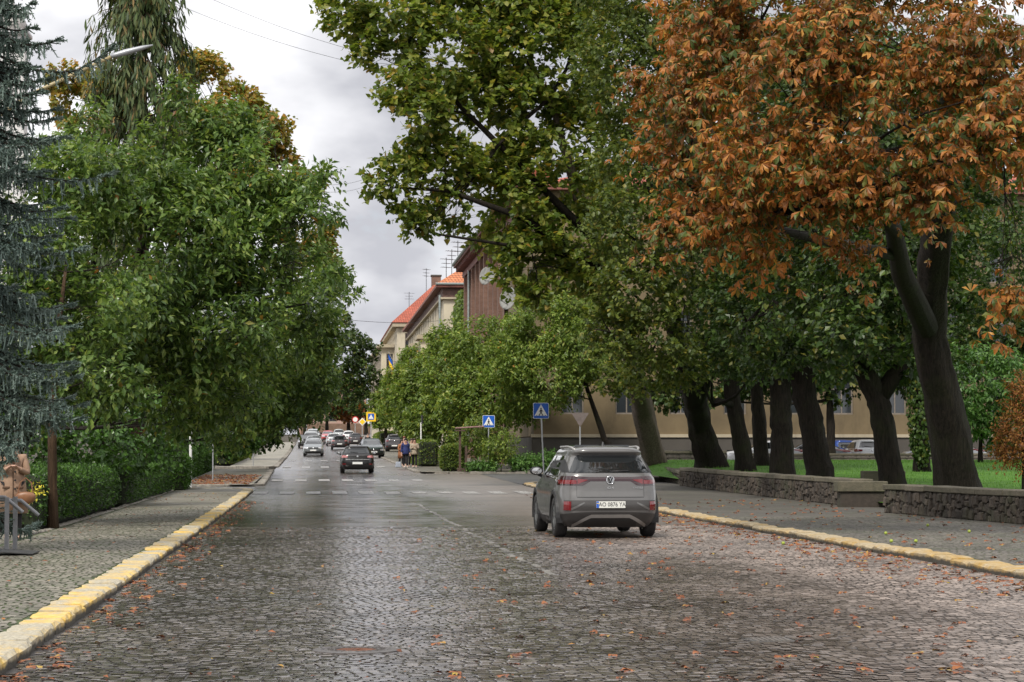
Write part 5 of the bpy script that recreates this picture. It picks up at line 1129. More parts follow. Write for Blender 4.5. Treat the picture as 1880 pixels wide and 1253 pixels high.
# ================================================================== CARS
class Shell:
    """car skin from stacked superellipse outlines: levels (z, half width, rear y, front y); y runs from rear 0 to front L"""
    def __init__(s, L, levels, n_r=7.0, n_f=5.5, nz=44):
        s.L = L; a = np.array(levels, float); s.z0, s.z1 = a[0, 0], a[-1, 0]
        zz = np.linspace(s.z0, s.z1, 240); f = [np.interp(zz, a[:, 0], a[:, k]) for k in (1, 2, 3)]
        ker = np.ones(7) / 7; f = [np.convolve(np.pad(q, 3, mode='edge'), ker, 'valid') for q in f]
        s.zz, s.w, s.r, s.f = zz, f[0], f[1], f[2]; s.nr, s.nf = n_r, n_f; s.nz = nz; s.yc = L * .47
    def W(s, z): return float(np.interp(z, s.zz, s.w))
    def R(s, z): return float(np.interp(z, s.zz, s.r))
    def Fr(s, z): return float(np.interp(z, s.zz, s.f))
    def rear(s, x, z): return s.yc - max(.01, s.yc - s.R(z)) * max(0, 1 - min(1, abs(x) / max(s.W(z), 1e-3)) ** s.nr) ** (1 / s.nr)
    def front(s, x, z): return s.yc + max(.01, s.Fr(z) - s.yc) * max(0, 1 - min(1, abs(x) / max(s.W(z), 1e-3)) ** s.nf) ** (1 / s.nf)
    def side(s, y, z):
        if y < s.yc: q = (s.yc - y) / max(.01, s.yc - s.R(z)); n = s.nr
        else: q = (y - s.yc) / max(.01, s.Fr(z) - s.yc); n = s.nf
        return s.W(z) * max(0, 1 - min(1, q) ** n) ** (1 / n)
    def loop(s, z, nq):
        W, R, Fq = s.W(z), s.R(z), s.Fr(z); out = []
        for (n, sg, Lh) in ((s.nr, -1, s.yc - R), (s.nf, 1, Fq - s.yc)):
            t = np.linspace(0, math.pi / 2, 900); x = W * np.sin(t) ** (2 / n); y = max(Lh, .01) * np.cos(t) ** (2 / n)      # centre -> side
            d = np.concatenate([[0], np.cumsum(np.hypot(np.diff(x), np.diff(y)))]); q = np.linspace(0, d[-1], nq + 1)
            xs, ys = np.interp(q, d, x), s.yc + sg * np.interp(q, d, y)
            out.append((xs, ys))
        (xr, yr), (xf, yf) = out
        hx = np.concatenate([xr, xf[::-1][1:]]); hy = np.concatenate([yr, yf[::-1][1:]])     # rear centre -> side -> front centre
        X = np.concatenate([hx, -hx[::-1][1:-1]]); Y = np.concatenate([hy, hy[::-1][1:-1]])
        return X, Y
    def mesh(s, wheels, Rw, nq=40):
        zs = np.linspace(s.z0, s.z1, s.nz); V = []; n = None
        for z in zs: X, Y = s.loop(z, nq); V.append(np.stack([X, Y, np.full(len(X), z)], 1)); n = len(X)
        V = np.concatenate(V); i = np.arange(n); Fc = []
        for k in range(s.nz - 1): Fc.append(np.stack([k * n + i, k * n + (i + 1) % n, (k + 1) * n + (i + 1) % n, (k + 1) * n + i], 1))
        Fc = np.concatenate(Fc); c = V[Fc].mean(1); kill = np.zeros(len(Fc), bool)
        for wy, wz in wheels: kill |= (np.abs(c[:, 0]) > .5 * s.w.max()) & (np.hypot(c[:, 1] - wy, c[:, 2] - wz) < Rw)
        faces = [tuple(f) for f in Fc[~kill]] + [tuple(range((s.nz - 1) * n, s.nz * n))]
        me = bpy.data.meshes.new('body'); me.from_pydata([tuple(v) for v in V], [], faces); me.update()
        bm = bmesh.new(); bm.from_mesh(me); bmesh.ops.recalc_face_normals(bm, faces=bm.faces); bm.to_mesh(me); bm.free()
        me.polygons.foreach_set('use_smooth', [True] * len(me.polygons)); return me
    def patch(s, where, a0, a1, lo, hi, off=.006, na=20, nz=8):
        fn = {'rear': lambda a, z: Vector((a, s.rear(a, z), z)), 'front': lambda a, z: Vector((a, s.front(a, z), z)), 'left': lambda a, z: Vector((-s.side(a, z), a, z)), 'right': lambda a, z: Vector((s.side(a, z), a, z))}[where]
        out = {'rear': Vector((0, -1, 0)), 'front': Vector((0, 1, 0)), 'left': Vector((-1, 0, 0)), 'right': Vector((1, 0, 0))}[where]
        lo = lo if callable(lo) else (lambda a, v=lo: v); hi = hi if callable(hi) else (lambda a, v=hi: v)
        vs = []; e = .012
        for i in range(na + 1):
            a = a0 + (a1 - a0) * i / na
            for j in range(nz + 1):
                z = lo(a) + (hi(a) - lo(a)) * j / nz; p = fn(a, z); ta = fn(a + e, z) - fn(a - e, z); tz = fn(a, z + e) - fn(a, z - e); nn = ta.cross(tz)
                if nn.dot(out) < 0: nn = -nn
                nn = nn.normalized() if nn.length > 1e-9 else out
                vs.append(p + nn * off)
        fs = [(i * (nz + 1) + j, (i + 1) * (nz + 1) + j, (i + 1) * (nz + 1) + j + 1, i * (nz + 1) + j + 1) for i in range(na) for j in range(nz)]
        return MB().add(vs, fs)
def lin(*pts):
    xs, ys = zip(*pts); return lambda a: float(np.interp(a, xs, ys))
def shift(o, dy): return o
WHEEL = {}
def wheel_meshes(r, wd):
    k = (round(r, 3), wd)
    if k not in WHEEL:
        tm = MB().lathe([(r * .64, -wd * .46), (r * .9, -wd * .5), (r * .985, -wd * .38), (r, -wd * .2), (r, wd * .2), (r * .985, wd * .38), (r * .9, wd * .5), (r * .64, wd * .46)], 32, 'x').mesh('tyre', smooth=True); tm.materials.append(M['rubber'])
        m = MB().lathe([(r * .66, wd * .44), (r * .60, wd * .40), (r * .58, -wd * .1), (0, -wd * .1)], 28, 'x'); m.lathe([(r * .66, -wd * .44), (r * .60, -wd * .40), (r * .58, wd * .08), (0, wd * .08)], 28, 'x')
        dm = m.mesh('rim_barrel', smooth=True); dm.materials.append(M['dark_metal'])
        sp = MB()
        for sd in (1, -1):
            for q in range(5):
                a = q * 2 * math.pi / 5 + .3; c = Vector((sd * wd * .36, math.cos(a) * r * .33, math.sin(a) * r * .33)); sp.box(c, (.03, r * .16, r * .56), Matrix.Rotation(a - math.pi / 2, 3, 'X'))
            sp.lathe([(0, sd * wd * .42), (r * .13, sd * wd * .40), (r * .13, sd * wd * .2)], 12, 'x'); sp.lathe([(r * .66, sd * wd * .43), (r * .59, sd * wd * .43), (r * .59, sd * wd * .36), (r * .66, sd * wd * .36)], 28, 'x', close=True)
        rm_ = sp.mesh('rim'); rm_.materials.append(M['rim']); WHEEL[k] = (tm, dm, rm_)
    return WHEEL[k]
SUV = [(.20, .78, .28, 4.33), (.30, .87, .13, 4.46), (.45, .915, .03, 4.55), (.58, .925, .0, 4.57), (.74, .925, .03, 4.57), (.86, .92, .06, 4.50), (.94, .91, .065, 4.30), (1.0, .90, .07, 3.95), (1.06, .885, .08, 3.5), (1.13, .86, .10, 3.28), (1.19, .83, .15, 3.14), (1.3, .78, .27, 2.92), (1.42, .725, .40, 2.68), (1.485, .69, .45, 2.52), (1.50, .685, .34, 2.48), (1.545, .675, .32, 2.36), (1.575, .655, .33, 2.25), (1.605, .60, .38, 2.08), (1.628, .50, .5, 1.9), (1.642, .32, .75, 1.65), (1.648, .08, 1.1, 1.4)]
HATCH = [(.18, .76, .25, 4.12), (.28, .84, .10, 4.25), (.42, .875, .02, 4.32), (.56, .88, .0, 4.33), (.70, .88, .03, 4.32), (.80, .87, .06, 4.18), (.87, .86, .08, 3.8), (.93, .84, .09, 3.35), (.98, .81, .13, 3.15), (1.06, .77, .22, 2.95), (1.2, .70, .40, 2.62), (1.32, .635, .52, 2.3), (1.36, .61, .44, 2.2), (1.40, .57, .46, 2.05), (1.435, .46, .6, 1.85), (1.455, .25, .85, 1.55), (1.46, .06, 1.1, 1.35)]
SEDAN = [(.18, .74, .25, 4.2), (.28, .81, .10, 4.33), (.42, .84, .02, 4.42), (.56, .85, .0, 4.44), (.70, .85, .02, 4.42), (.82, .84, .04, 4.3), (.88, .83, .07, 3.95), (.92, .82, .3, 3.5), (.98, .79, .62, 3.2), (1.1, .73, .85, 2.98), (1.24, .66, 1.08, 2.68), (1.34, .60, 1.22, 2.4), (1.39, .52, 1.35, 2.15), (1.415, .3, 1.5, 1.95), (1.42, .08, 1.6, 1.8)]
def scaled(lv, k=1.0, kw=1.0): return [(z * k, w_ * kw, r_, f_) for z, w_, r_, f_ in lv]
def car(label, cat, name, loc, heading, levels, L, pm, wheels=(.88, 3.6), wr=.33, group='cars in the street', rear=True, front=True, kw=1.0, kz=1.0, lamps='red', detail=1, nq=40, cladding=False, hub=None):
    """heading 0: driving away from the camera"""
    lv = scaled(levels, kz, kw); sh = Shell(L, lv, nz=44 if detail > 1 else 26); zt = lv[-1][0]
    R = thing(name, label, cat, loc, heading, group)
    off = Vector((0, -L / 2, 0)); 
    def put(mb, nm, mat, parent=None, smooth=True):
        o = mb.build(nm, mat, parent or R, smooth=smooth)
        if parent is None: o.location = off
        return o
    body = new_obj('body', sh.mesh([(wheels[0], wr), (wheels[1], wr)], wr * 1.18, nq), R, pm); body.location = off
    put(MB().span((-sh.W(.3) * .78, .42, .185), (sh.W(.3) * .78, L - .4, .62 * kz)), 'underbody', M['black'], smooth=False)
    wdt = .22; xw = sh.W(.5) - wdt * .52
    for sx in (-1, 1):
        for wy in wheels:
            tm, dm, rm_ = wheel_meshes(wr, wdt); w_ = new_obj('wheel', tm, R); w_.location = off + Vector((sx * xw, wy, wr)); new_obj('rim_barrel', dm, w_); new_obj('rim', rm_, w_)
            a = MB(); xs_ = sx * (sh.side(wy, .55) + .012); prev = None
            for i in range(19):
                t = math.radians(-12 + 204 * i / 18); ci, si = math.cos(t), math.sin(t)
                cur = [(xs_, wy + ci * wr * 1.12, wr + si * wr * 1.12), (xs_, wy + ci * wr * (1.34 if cladding else 1.22), wr + si * wr * (1.34 if cladding else 1.22)), (xs_ - sx * .13, wy + ci * wr * 1.36, wr + si * wr * 1.3), (xs_ - sx * .3, wy + ci * wr * 1.12, wr + si * wr * 1.12)]
                if prev: a.add(prev + cur, [(0, 1, 5, 4), (1, 2, 6, 5), (3, 0, 4, 7)])
                prev = cur
            put(a, 'arch_trim', M['black'] if cladding else pm, smooth=False)
    # belt line in shell units
    zb = {1: .0}.get(0, None)
    big = levels is SUV
    zb, zt_w = (1.10 * kz, 1.46 * kz) if big else ((.97 * kz, 1.31 * kz))
    # side glass
    for sd in ('left', 'right'):
        ys, ye = sh.R(zb) + (.52 if levels is not SEDAN else .35), sh.Fr(zb) - .28
        top = lambda y: min(zt_w, zb + .03 + max(0, (ye - y)) * .55, zb + .06 + max(0, (y - ys)) * .9)
        gl = put(sh.patch(sd, ys, ye, zb + .01, lambda y: max(zb + .02, top(y)), .005, 26, 6), 'side_window', M['glass'])
        for yp in ((ys + ye) / 2 + .1,):
            put(sh.patch(sd, yp - .05, yp + .05, zb + .01, lambda y: top(y), .009, 3, 6), 'pillar', M['black'])
        if detail > 1:
            for yp in ((ys + ye) / 2 + .06, ys + .25): put(sh.patch(sd, yp - .004, yp + .004, .38, zb - .005, .003, 1, 8), 'door_gap', M['black'])
            for yp in ((ys + ye) / 2 - .2, ye - 1.1): put(sh.patch(sd, yp - .1, yp + .1, .93, .965, .022, 6, 2), 'door_handle', pm)
            put(sh.patch(sd, wheels[0] + .42, wheels[1] - .42, .215, .35, .012, 12, 3), 'sill_cladding', M['black'])
    # mirrors
    for sx in (-1, 1):
        y = sh.Fr(zb) - .55; x = sx * (sh.side(y, zb) + .13); m = MB()
        m.lathe([(0, -.07), (.07, -.065), (.098, -.03), (.10, .03), (.07, .075), (0, .09)], 16, 'y', (0, 0, 0)); m.v = [(v[0] * 1.25 + x, v[1] + y, v[2] * .8 + zb + .075) for v in m.v]
        mo_ = put(m, 'mirror', M['black']); 
        g = MB().lathe([(0, -.078), (.08, -.072)], 16, 'y'); g.v = [(v[0] * 1.2 + x, v[1] + y, v[2] * .78 + zb + .075) for v in g.v]; o = g.build('mirror_glass', plain('mirror_face', (.5, .5, .5), .08, .9, 0), mo_)
        MB().tube([(x, y + .02, zb + .03), (sx * sh.side(y, zb - .05), y + .04, zb - .02)], .03, 6).build('stalk', M['black'], mo_)
    if rear:
        r0, r1 = (zb + .06, zt_w + .02) if levels is not SEDAN else (.97 * kz, 1.31 * kz)
        put(sh.patch('rear', -sh.W(r0) * .86, sh.W(r0) * .86, r0, lambda a: r1 - max(0, abs(a) - sh.W(r1) * .80) * 1.9, .007, 30, 8), 'rear_window', M['glass'])
    if front:
        put(sh.patch('front', -sh.W(zb) * .84, sh.W(zb) * .84, zb + .03, lambda a: zt_w + .02 - max(0, abs(a) - sh.W(zt_w) * .82) * 1.7, .007, 24, 8), 'windscreen', M['glass'])
    return R, sh, put
CG = 'cars driving or parked along the street'
def plate_text(parent, txt, c, size, mat, name='lettering', rot=(math.pi / 2, 0, 0), ext=.001, sx=1.0):
    cu = bpy.data.curves.new(name, 'FONT'); cu.body = txt; cu.size = size; cu.align_x = 'CENTER'; cu.align_y = 'CENTER'; cu.extrude = ext; cu.resolution_u = 3
    tmp = bpy.data.objects.new('tmp', cu); COL.objects.link(tmp); dg = bpy.context.evaluated_depsgraph_get(); me = bpy.data.meshes.new_from_object(tmp.evaluated_get(dg)); bpy.data.objects.remove(tmp)
    me.materials.clear(); o = new_obj(name, me, parent, mat); o.location = c; o.rotation_euler = rot; o.scale = (sx, 1, 1); return o
def rear_kit(sh, put, z, lamp_mat, plate_z, emblem=True, wiper=True, bump_z=.38, lw=.34):
    W = sh.W(z)
    for s in (-1, 1):
        a, b = sorted((s * (W - .012), s * (W - lw)))
        put(sh.patch('rear', a, b, lambda x: z - .075 + .03 * (1 - min(1, (abs(x) - (W - lw)) / lw)), lambda x: z + .085 - .05 * (1 - min(1, (abs(x) - (W - lw)) / lw)), .012, 10, 4), 'tail_lamp', lamp_mat)
        put(sh.patch('rear', *sorted((s * (W - .08), s * (W - .26))), bump_z + .06, bump_z + .12, .012, 4, 2), 'reflector', M['red'])
    y = sh.rear(0, plate_z); put(MB().box((0, y - .012, plate_z), (.52, .012, .115)), 'number_plate', M['white'], smooth=False)
    put(sh.patch('rear', -W + .1, W - .1, .24, bump_z - .04, .008, 14, 4), 'bumper_insert', M['black'])
    if emblem: put(MB().lathe([(0, -.012), (.045, -.008), (.055, 0)], 14, 'y', (0, sh.rear(0, z) - .004, z)), 'emblem', M['chrome'])
    if wiper:
        zz = sh.z1 * .72; put(MB().tube([(.02, sh.rear(0, zz) - .02, zz), (-.38, sh.rear(.38, zz + .05) - .025, zz + .06)], .011, 5), 'wiper', M['black'])
def front_kit(sh, put, z, plate_z, grille=True):
    W = sh.W(z)
    for s in (-1, 1):
        put(sh.patch('front', *sorted((s * (W - .03), s * (W - .40))), z - .07, z + .06, .012, 8, 3), 'headlamp', M['clearlamp'])
    put(sh.patch('front', -W + .42, W - .42, z - .075, z + .045, .010, 10, 3), 'grille', M['black'])
    put(MB().lathe([(0, .02), (.05, .015), (.06, 0)], 14, 'y', (0, sh.front(0, z) + .012, z)), 'emblem', M['chrome'])
    put(MB().box((0, sh.front(0, plate_z) + .014, plate_z), (.52, .012, .115)), 'number_plate', M['white'], smooth=False)
    put(sh.patch('front', -W + .18, W - .18, .26, .38, .010, 12, 3), 'lower_grille', M['black'])
    zz = sh.z1 * .67
# ---- the grey SUV
pm = paint('grey_car_paint', (.125, .122, .120), .15, .28, .7)
SX, SYR = 5.22, 40.2
R, sh, put = car('grey electric SUV driving away on the right lane', 'car', 'suv', (SX, SYR + 4.58 / 2, 0.005), math.radians(1.2), SUV, 4.58, pm, (.90, 3.67), .365, None, detail=2, nq=90, cladding=True)
W = sh.W(1.03)
dark = plain('dark_grey_trim', (.05, .047, .046), .45, var=.15)
silver = plain('silver_trim', (.36, .35, .34), .35, .4, .1)
# light band, lamps
put(sh.patch('rear', -W + .005, W - .005, lambda x: 1.015 - (.075 * min(1, max(0, (abs(x) - .36) / .12))), lambda x: 1.085 + .018 * min(1, max(0, (abs(x) - .36) / .3)), .006, 60, 5), 'light_band', M['lampdark'])
for s in (-1, 1):
    put(sh.patch('rear', *sorted((s * (W - .02), s * .60)), .965, 1.035, .011, 12, 3), 'tail_lamp', M['red'])
    put(sh.patch('rear', *sorted((s * .585, s * .40)), lambda x: 1.035 - .075 * max(0, (abs(x) - .40) / .185), lambda x: 1.04 + .012 * (abs(x) - .4) / .185, .011, 8, 3), 'tail_lamp', M['red'])
    put(sh.patch('rear', *sorted((s * (W - .015), s * .62)), 1.045, 1.085, .010, 12, 2), 'lamp_lens', M['lampdark'])
    put(sh.patch('rear', *sorted((s * .815, s * .70)), .50, .655, .014, 6, 4), 'reflector', M['red'])
    put(sh.patch('rear', *sorted((s * .70, s * .47)), lambda x: .50 + .12 * (1 - (abs(x) - .47) / .23) ** 1.2, lambda x: .54 + .105 * (1 - (abs(x) - .47) / .23), .012, 10, 3), 'bumper_blade', pm)
    put(sh.patch('rear', *sorted((s * .70, s * .695)), .5, .51, .012, 1, 1), 'bumper_blade', pm)
    put(sh.patch('rear', *sorted((s * .60, s * .605)), .74, 1.12, .004, 1, 12), 'tailgate_gap', M['black'])
    put(sh.patch('rear', *sorted((s * (sh.W(1.2) - .012), s * .715)), 1.17, lambda x: 1.42 - (abs(x) - .7) * 1.0, .010, 5, 6), 'corner_trim', M['black'])
    rl = [(s * (sh.side(y, 1.585) + .0), y, 1.60 + dz) for y, dz in ((.5, -.03), (.7, .01), (1.0, .028), (2.0, .022), (2.3, -.02))]
    put(MB().tube(rl, .022, 6), 'roof_rail', silver)
put(sh.patch('rear', -.82, .82, .50, .675, .0055, 30, 5), 'bumper_panel', dark)
put(sh.patch('rear', -.60, .60, .725, .735, .004, 20, 1), 'tailgate_gap', M['black'])
put(sh.patch('rear', -sh.W(.4) + .01, sh.W(.4) - .01, .205, lambda x: .47 - .05 * (abs(x) / .9) ** 3, .008, 40, 8), 'lower_bumper', dark)
cen = lambda x: .40 - .20 * max(0, (abs(x) - .34) / .36) ** 1.15
put(sh.patch('rear', -.66, .66, lambda x: cen(x) - .03, lambda x: cen(x) + .032, .016, 50, 3), 'silver_strip', silver)
put(sh.patch('rear', -.48, .48, .215, lambda x: cen(x) - .035, .012, 30, 4), 'diffuser', M['black'])
zp = .60; yp = sh.rear(0, zp) - .012; off = Vector((0, -4.58 / 2, 0))
pl = put(MB().box((0, yp, zp), (.52, .012, .118)), 'number_plate', plain('plate_white', (.68, .68, .64), .4, var=.05), smooth=False)
MB().box((-.238, yp - .0075, zp), (.042, .004, .112)).build('plate_band', M['blue'], pl)
MB().box((-.238, yp - .0105, zp + .022), (.03, .002, .012)).build('plate_flag', M['yellow'], pl)
plate_text(pl, 'AO 0876 YA', (.022, yp - .0085, zp), .105, M['black'], 'lettering', sx=.86)
ze = 1.035; ye_ = sh.rear(0, ze) - .012
em = put(MB().lathe([(.074, 0), (.074, -.014), (.06, -.014), (.06, 0)], 32, 'y', (0, ye_, ze), close=True), 'emblem', M['chrome'])
MB().lathe([(0, -.004), (.06, -.004), (.06, .006)], 24, 'y', (0, ye_, ze)).build('emblem_disc', M['black'], em)
m = MB()
for pts in ([(-.026, .052), (0, .008), (.026, .052)], [(-.054, .022), (-.026, -.05), (0, .0), (.026, -.05), (.054, .022)]):
    m.tube([(u, ye_ - .010, ze + v) for u, v in pts], .0075, 5)
m.build('emblem_letters', M['chrome'], em)
plate_text(R, 'ID.4', off + Vector((0, sh.rear(0, .895) - .008, .895)), .055, M['chrome'], 'lettering', sx=1.3, ext=.003)
plate_text(R, 'CROZZ', off + Vector((.50, sh.rear(.5, .895) - .010, .895)), .042, M['chrome'], 'lettering', sx=1.25, ext=.003)
put(MB().tube([(.0, sh.rear(0, 1.19) - .02, 1.185), (.34, sh.rear(.34, 1.2) - .022, 1.20)], .014, 5), 'wiper', M['black'])
put(MB().lathe([(0, .075), (.014, .06), (.025, .02), (.05, -.02), (.05, -.03)], 10, 'z', (0, .95, 1.65)), 'aerial_fin', M['black'])
put(MB().span((-.50, 1.1, 1.615), (.50, 1.9, 1.662)), 'sunroof', M['glass'], smooth=False)
# ---- the other cars
def at_road(px, Y, dz=.0): return GP(px, Y, dz + .005)
bp = paint('black_car_paint', (.018, .017, .018), .2, .25); gp_ = paint('graphite_car_paint', (.04, .035, .038), .3, .3)
slv = paint('silver_car_paint', (.42, .44, .45), .5, .3); wp = paint('white_car_paint', (.66, .67, .68), 0, .3); gry = paint('mid_grey_car_paint', (.22, .24, .25), .4, .3); rp = paint('red_car_paint', (.45, .06, .06), 0, .3); grn = paint('dark_green_car_paint', (.02, .035, .032), .3, .25); blu = paint('blue_car_paint', (.02, .06, .25), .3, .3)
R, sh, put = car('black hatchback driving away near the crossing', 'car', 'hatchback', at_road(655, 122), 0, HATCH, 4.4, bp, (.86, 3.5), .32, CG)
rear_kit(sh, put, .86, plain('pale_lamp', (.50, .20, .20), .15, var=.3, coat=1), .52); put(sh.patch('rear', -.62, .62, .70, .715, .006, 16, 1), 'crease', M['metal'])
put(MB().lathe([(0, .05), (.012, .03), (.03, -.01)], 8, 'z', (0, .8, 1.46)), 'aerial_fin', M['black'])
def rear_car(lab, px, Y, lv, pm_, L=4.3, kz=1., kw=1., lamp=None, dz=0, name='hatchback', x=None, head=0.0, grp=CG):
    p = at_road(px, Y, dz); R, sh, put = car(lab, 'car', name, p, head, lv, L, pm_, (.85, 3.45), .32, grp, nq=28, kz=kz, kw=kw); rear_kit(sh, put, (.88 if lv is not SUV else 1.0) * kz, lamp or M['red'], .55 * kz); front_kit(sh, put, .66 * kz, .5); return R
def front_car(lab, px, Y, lv, pm_, L=4.3, kz=1., kw=1., dz=0, name='sedan', head=math.pi):
    p = at_road(px, Y, dz); R, sh, put = car(lab, 'car', name, p, head, lv, L, pm_, (.85, 3.45), .32, CG, nq=28, kz=kz, kw=kw); front_kit(sh, put, .68 * kz, .48); rear_kit(sh, put, .86 * kz, M['red'], .55); return R
rear_car('dark hatchback with silver emblem driving away ahead of the black one', 623, 240, HATCH, gp_, lamp=plain('pale_lamp', (.5, .2, .2)))
rear_car('pale car with bright red tail lamp left of the dark hatchback', 612, 272, HATCH, slv)
rear_car('dark car with red lamp ahead in the right far queue', 652, 268, HATCH, gp_, kz=1.04)
rear_car('pale car behind the row of far right cars', 640, 300, HATCH, wp, kz=1.08)
rear_car('dark SUV parked on the right pavement behind the walkers', 727, 218, SUV, gp_, 4.5, dz=WL, name='suv', head=-.1)
rear_car('pale car far off between the red car and the right queue', 622, 325, HATCH, slv, kz=1.1)
front_car('grey saloon with round lamps facing the camera, first of the left queue', 575, 197, SEDAN, gry, 4.4)
front_car('silver car second in the oncoming left queue', 577, 206, SEDAN, slv, 4.4, kz=1.04)
front_car('grey car third in the oncoming left queue', 576, 226, SEDAN, slv, 4.4, kz=1.1)
front_car('black car peeping out left of the oncoming queue', 562, 252, HATCH, bp, 4.3)
front_car('white van-like car far back in the oncoming left queue', 571, 262, SUV, slv, 4.5, kz=1.08, name='suv')
front_car('last pale tall car at the end of the oncoming queue', 575, 300, SUV, slv, 4.5, kz=1.12, name='suv')
front_car('small red car in the middle of the far road', 602, 318, HATCH, rp, 4.1)
front_car('dark green SUV parked facing the camera by the right kerb', 682, 185, SUV, grn, 4.5, kz=.96, kw=.99, name='suv', head=math.pi + .06)
# cars parked behind the lawn wall
PG = 'cars parked behind the lawn wall'
for lab, px, Y, lv, pmx, hd, z in (('white hatchback seen from behind over the lawn wall', 1584, 120.5, HATCH, wp, 0, .72), ('grey saloon seen side-on behind the pair of trunks', 1490, 119, SEDAN, gry, 1.35, .70), ('blue car just left of the white hatchback', 1527, 125, HATCH, blu, .3, .72), ('pale blue-white car glimpsed between the left trunks', 1408, 118.5, SEDAN, wp, 1.5, .70), ('silver saloon half hidden by the thick trunk', 1735, 119, SEDAN, slv, 1.45, .72)):
    R, sh, put = car(lab, 'car', 'sedan' if lv is SEDAN else 'hatchback', (XP(px, Y), Y, z), hd, lv, 4.3, pmx, (.85, 3.45), .32, PG, nq=28); rear_kit(sh, put, .88, M['red'], .55); front_kit(sh, put, .68, .5)
sheet('parking_strip', np.linspace(19, 60, 8), np.linspace(111.2, 127.6, 6), lambda x, y: .70 + 0 * x, M['asphalt'])

# ================================================================== PEOPLE
def skin_obj(name, pts, edges, radii, mat, parent, sub=1, root=0):
    me = bpy.data.meshes.new(name); me.from_pydata([tuple(p) for p in pts], edges, []); me.update()
    o = bpy.data.objects.new('tmp', me); COL.objects.link(o); md = o.modifiers.new('skin', 'SKIN'); md.use_smooth_shade = True
    for i, v in enumerate(me.skin_vertices[0].data):
        r = radii[i]; v.radius = r if hasattr(r, '__len__') else (r, r); v.use_root = (i == root)
    s = o.modifiers.new('sub', 'SUBSURF'); s.levels = sub; s.render_levels = sub
    dg = bpy.context.evaluated_depsgraph_get(); dg.update(); m2 = bpy.data.meshes.new_from_object(o.evaluated_get(dg)); bpy.data.objects.remove(o)
    m2.materials.clear(); return new_obj(name, m2, parent, mat)
SKIN = plain('skin', (.50, .30, .22), .55, var=.08)
def person(label, loc, rz, h, top, legs, hair, coat_len=.52, arms='down', skirt=False, shoes=None, long_hair=False, lean=0.0, stride=.12):
    """faces -Y before rotation"""
    R = thing('person', label, 'person', loc, rz, None); k = h / 1.7
    V = lambda x, y, z: Vector((x * k, y * k, z * k))
    pel, wai, che, nek, hd0, hd1 = V(0, 0, .92), V(0, .0, 1.08), V(0, -.01, 1.30), V(0, -.01, 1.44), V(0, -.025, 1.53), V(0, -.015, 1.64)
    hips = {s: V(s * .09, 0, .88) for s in (-1, 1)}; knee = {s: V(s * .095, -.02 - s * stride * .5, .49) for s in (-1, 1)}; ank = {s: V(s * .095, .02 - s * stride, .085) for s in (-1, 1)}; toe = {s: V(s * .10, -.14 - s * stride, .035) for s in (-1, 1)}
    sh_ = {s: V(s * .18, 0, 1.37) for s in (-1, 1)}
    if arms == 'chest': elb = {s: V(s * .24, -.06, 1.10) for s in (-1, 1)}; wri = {s: V(s * .08, -.26, 1.20) for s in (-1, 1)}
    elif arms == 'bent': elb = {s: V(s * .25, .0, 1.10) for s in (-1, 1)}; wri = {s: V(s * .12, -.24, 1.07) for s in (-1, 1)}
    else: elb = {s: V(s * .24, .02, 1.10) for s in (-1, 1)}; wri = {s: V(s * .25, -.08, .86) for s in (-1, 1)}
    pts = [pel, wai, che, nek, hd0, hd1, V(0, -.115, 1.575)]; rad = [.13 * k, .11 * k, .13 * k, .052 * k, (.066 * k, .085 * k), (.07 * k, .088 * k), .012 * k]; ed = [(0, 1), (1, 2), (2, 3), (3, 4), (4, 5), (4, 6)]
    for s in (-1, 1):
        i = len(pts); pts += [hips[s], knee[s], ank[s], toe[s]]; rad += [.088 * k, .055 * k, .038 * k, .032 * k]; ed += [(0, i), (i, i + 1), (i + 1, i + 2), (i + 2, i + 3)]
        i = len(pts); pts += [sh_[s], elb[s], wri[s]]; rad += [.052 * k, .04 * k, .027 * k]; ed += [(2, i), (i, i + 1), (i + 1, i + 2)]
        hd = (wri[s] - elb[s]).normalized(); sd = Vector((0, 0, 1)).cross(hd); sd = sd.normalized() if sd.length > .1 else Vector((1, 0, 0)); pal = wri[s] + hd * .075 * k; pi_ = len(pts); pts.append(pal); rad.append((.038 * k, .018 * k)); ed.append((i + 2, pi_))
        for f, (o_, ln) in enumerate(((-.03, .062), (-.01, .075), (.011, .072), (.03, .055))):
            q = len(pts); a = pal + (hd * .035 + sd * o_) * k; pts += [a, a + (hd * ln * .5 + Vector((0, -.01, -.012))) * k, a + (hd * ln * .85 + Vector((0, -.015, -.035))) * k]; rad += [.0095 * k, .0088 * k, .0075 * k]; ed += [(pi_, q), (q, q + 1), (q + 1, q + 2)]
        q = len(pts); a = wri[s] + (hd * .03 + sd * -.035 * s) * k; pts += [a, a + (hd * .04 - sd * .02 * s) * k]; rad += [.011 * k, .009 * k]; ed += [(i + 2, q), (q, q + 1)]
    skin_obj('body', pts, ed, rad, SKIN, R, 1)
    # trousers
    tp = [V(0, 0, .95)]; tr = [.15 * k]; te = []
    for s in (-1, 1): i = len(tp); tp += [hips[s], knee[s], ank[s] + V(0, 0, .03)]; tr += [.105 * k, .072 * k, .058 * k]; te += [(0, i), (i, i + 1), (i + 1, i + 2)]
    skin_obj('trousers', tp, te, tr, legs, R)
    # top with sleeves, ring shell for the skirt of the coat
    jp = [V(0, 0, 1.02), V(0, 0, 1.18), V(0, -.01, 1.33), V(0, 0, 1.415)]; jr = [(.165 * k, .13 * k), (.16 * k, .125 * k), (.165 * k, .12 * k), (.075 * k, .065 * k)]; je = [(0, 1), (1, 2), (2, 3)]
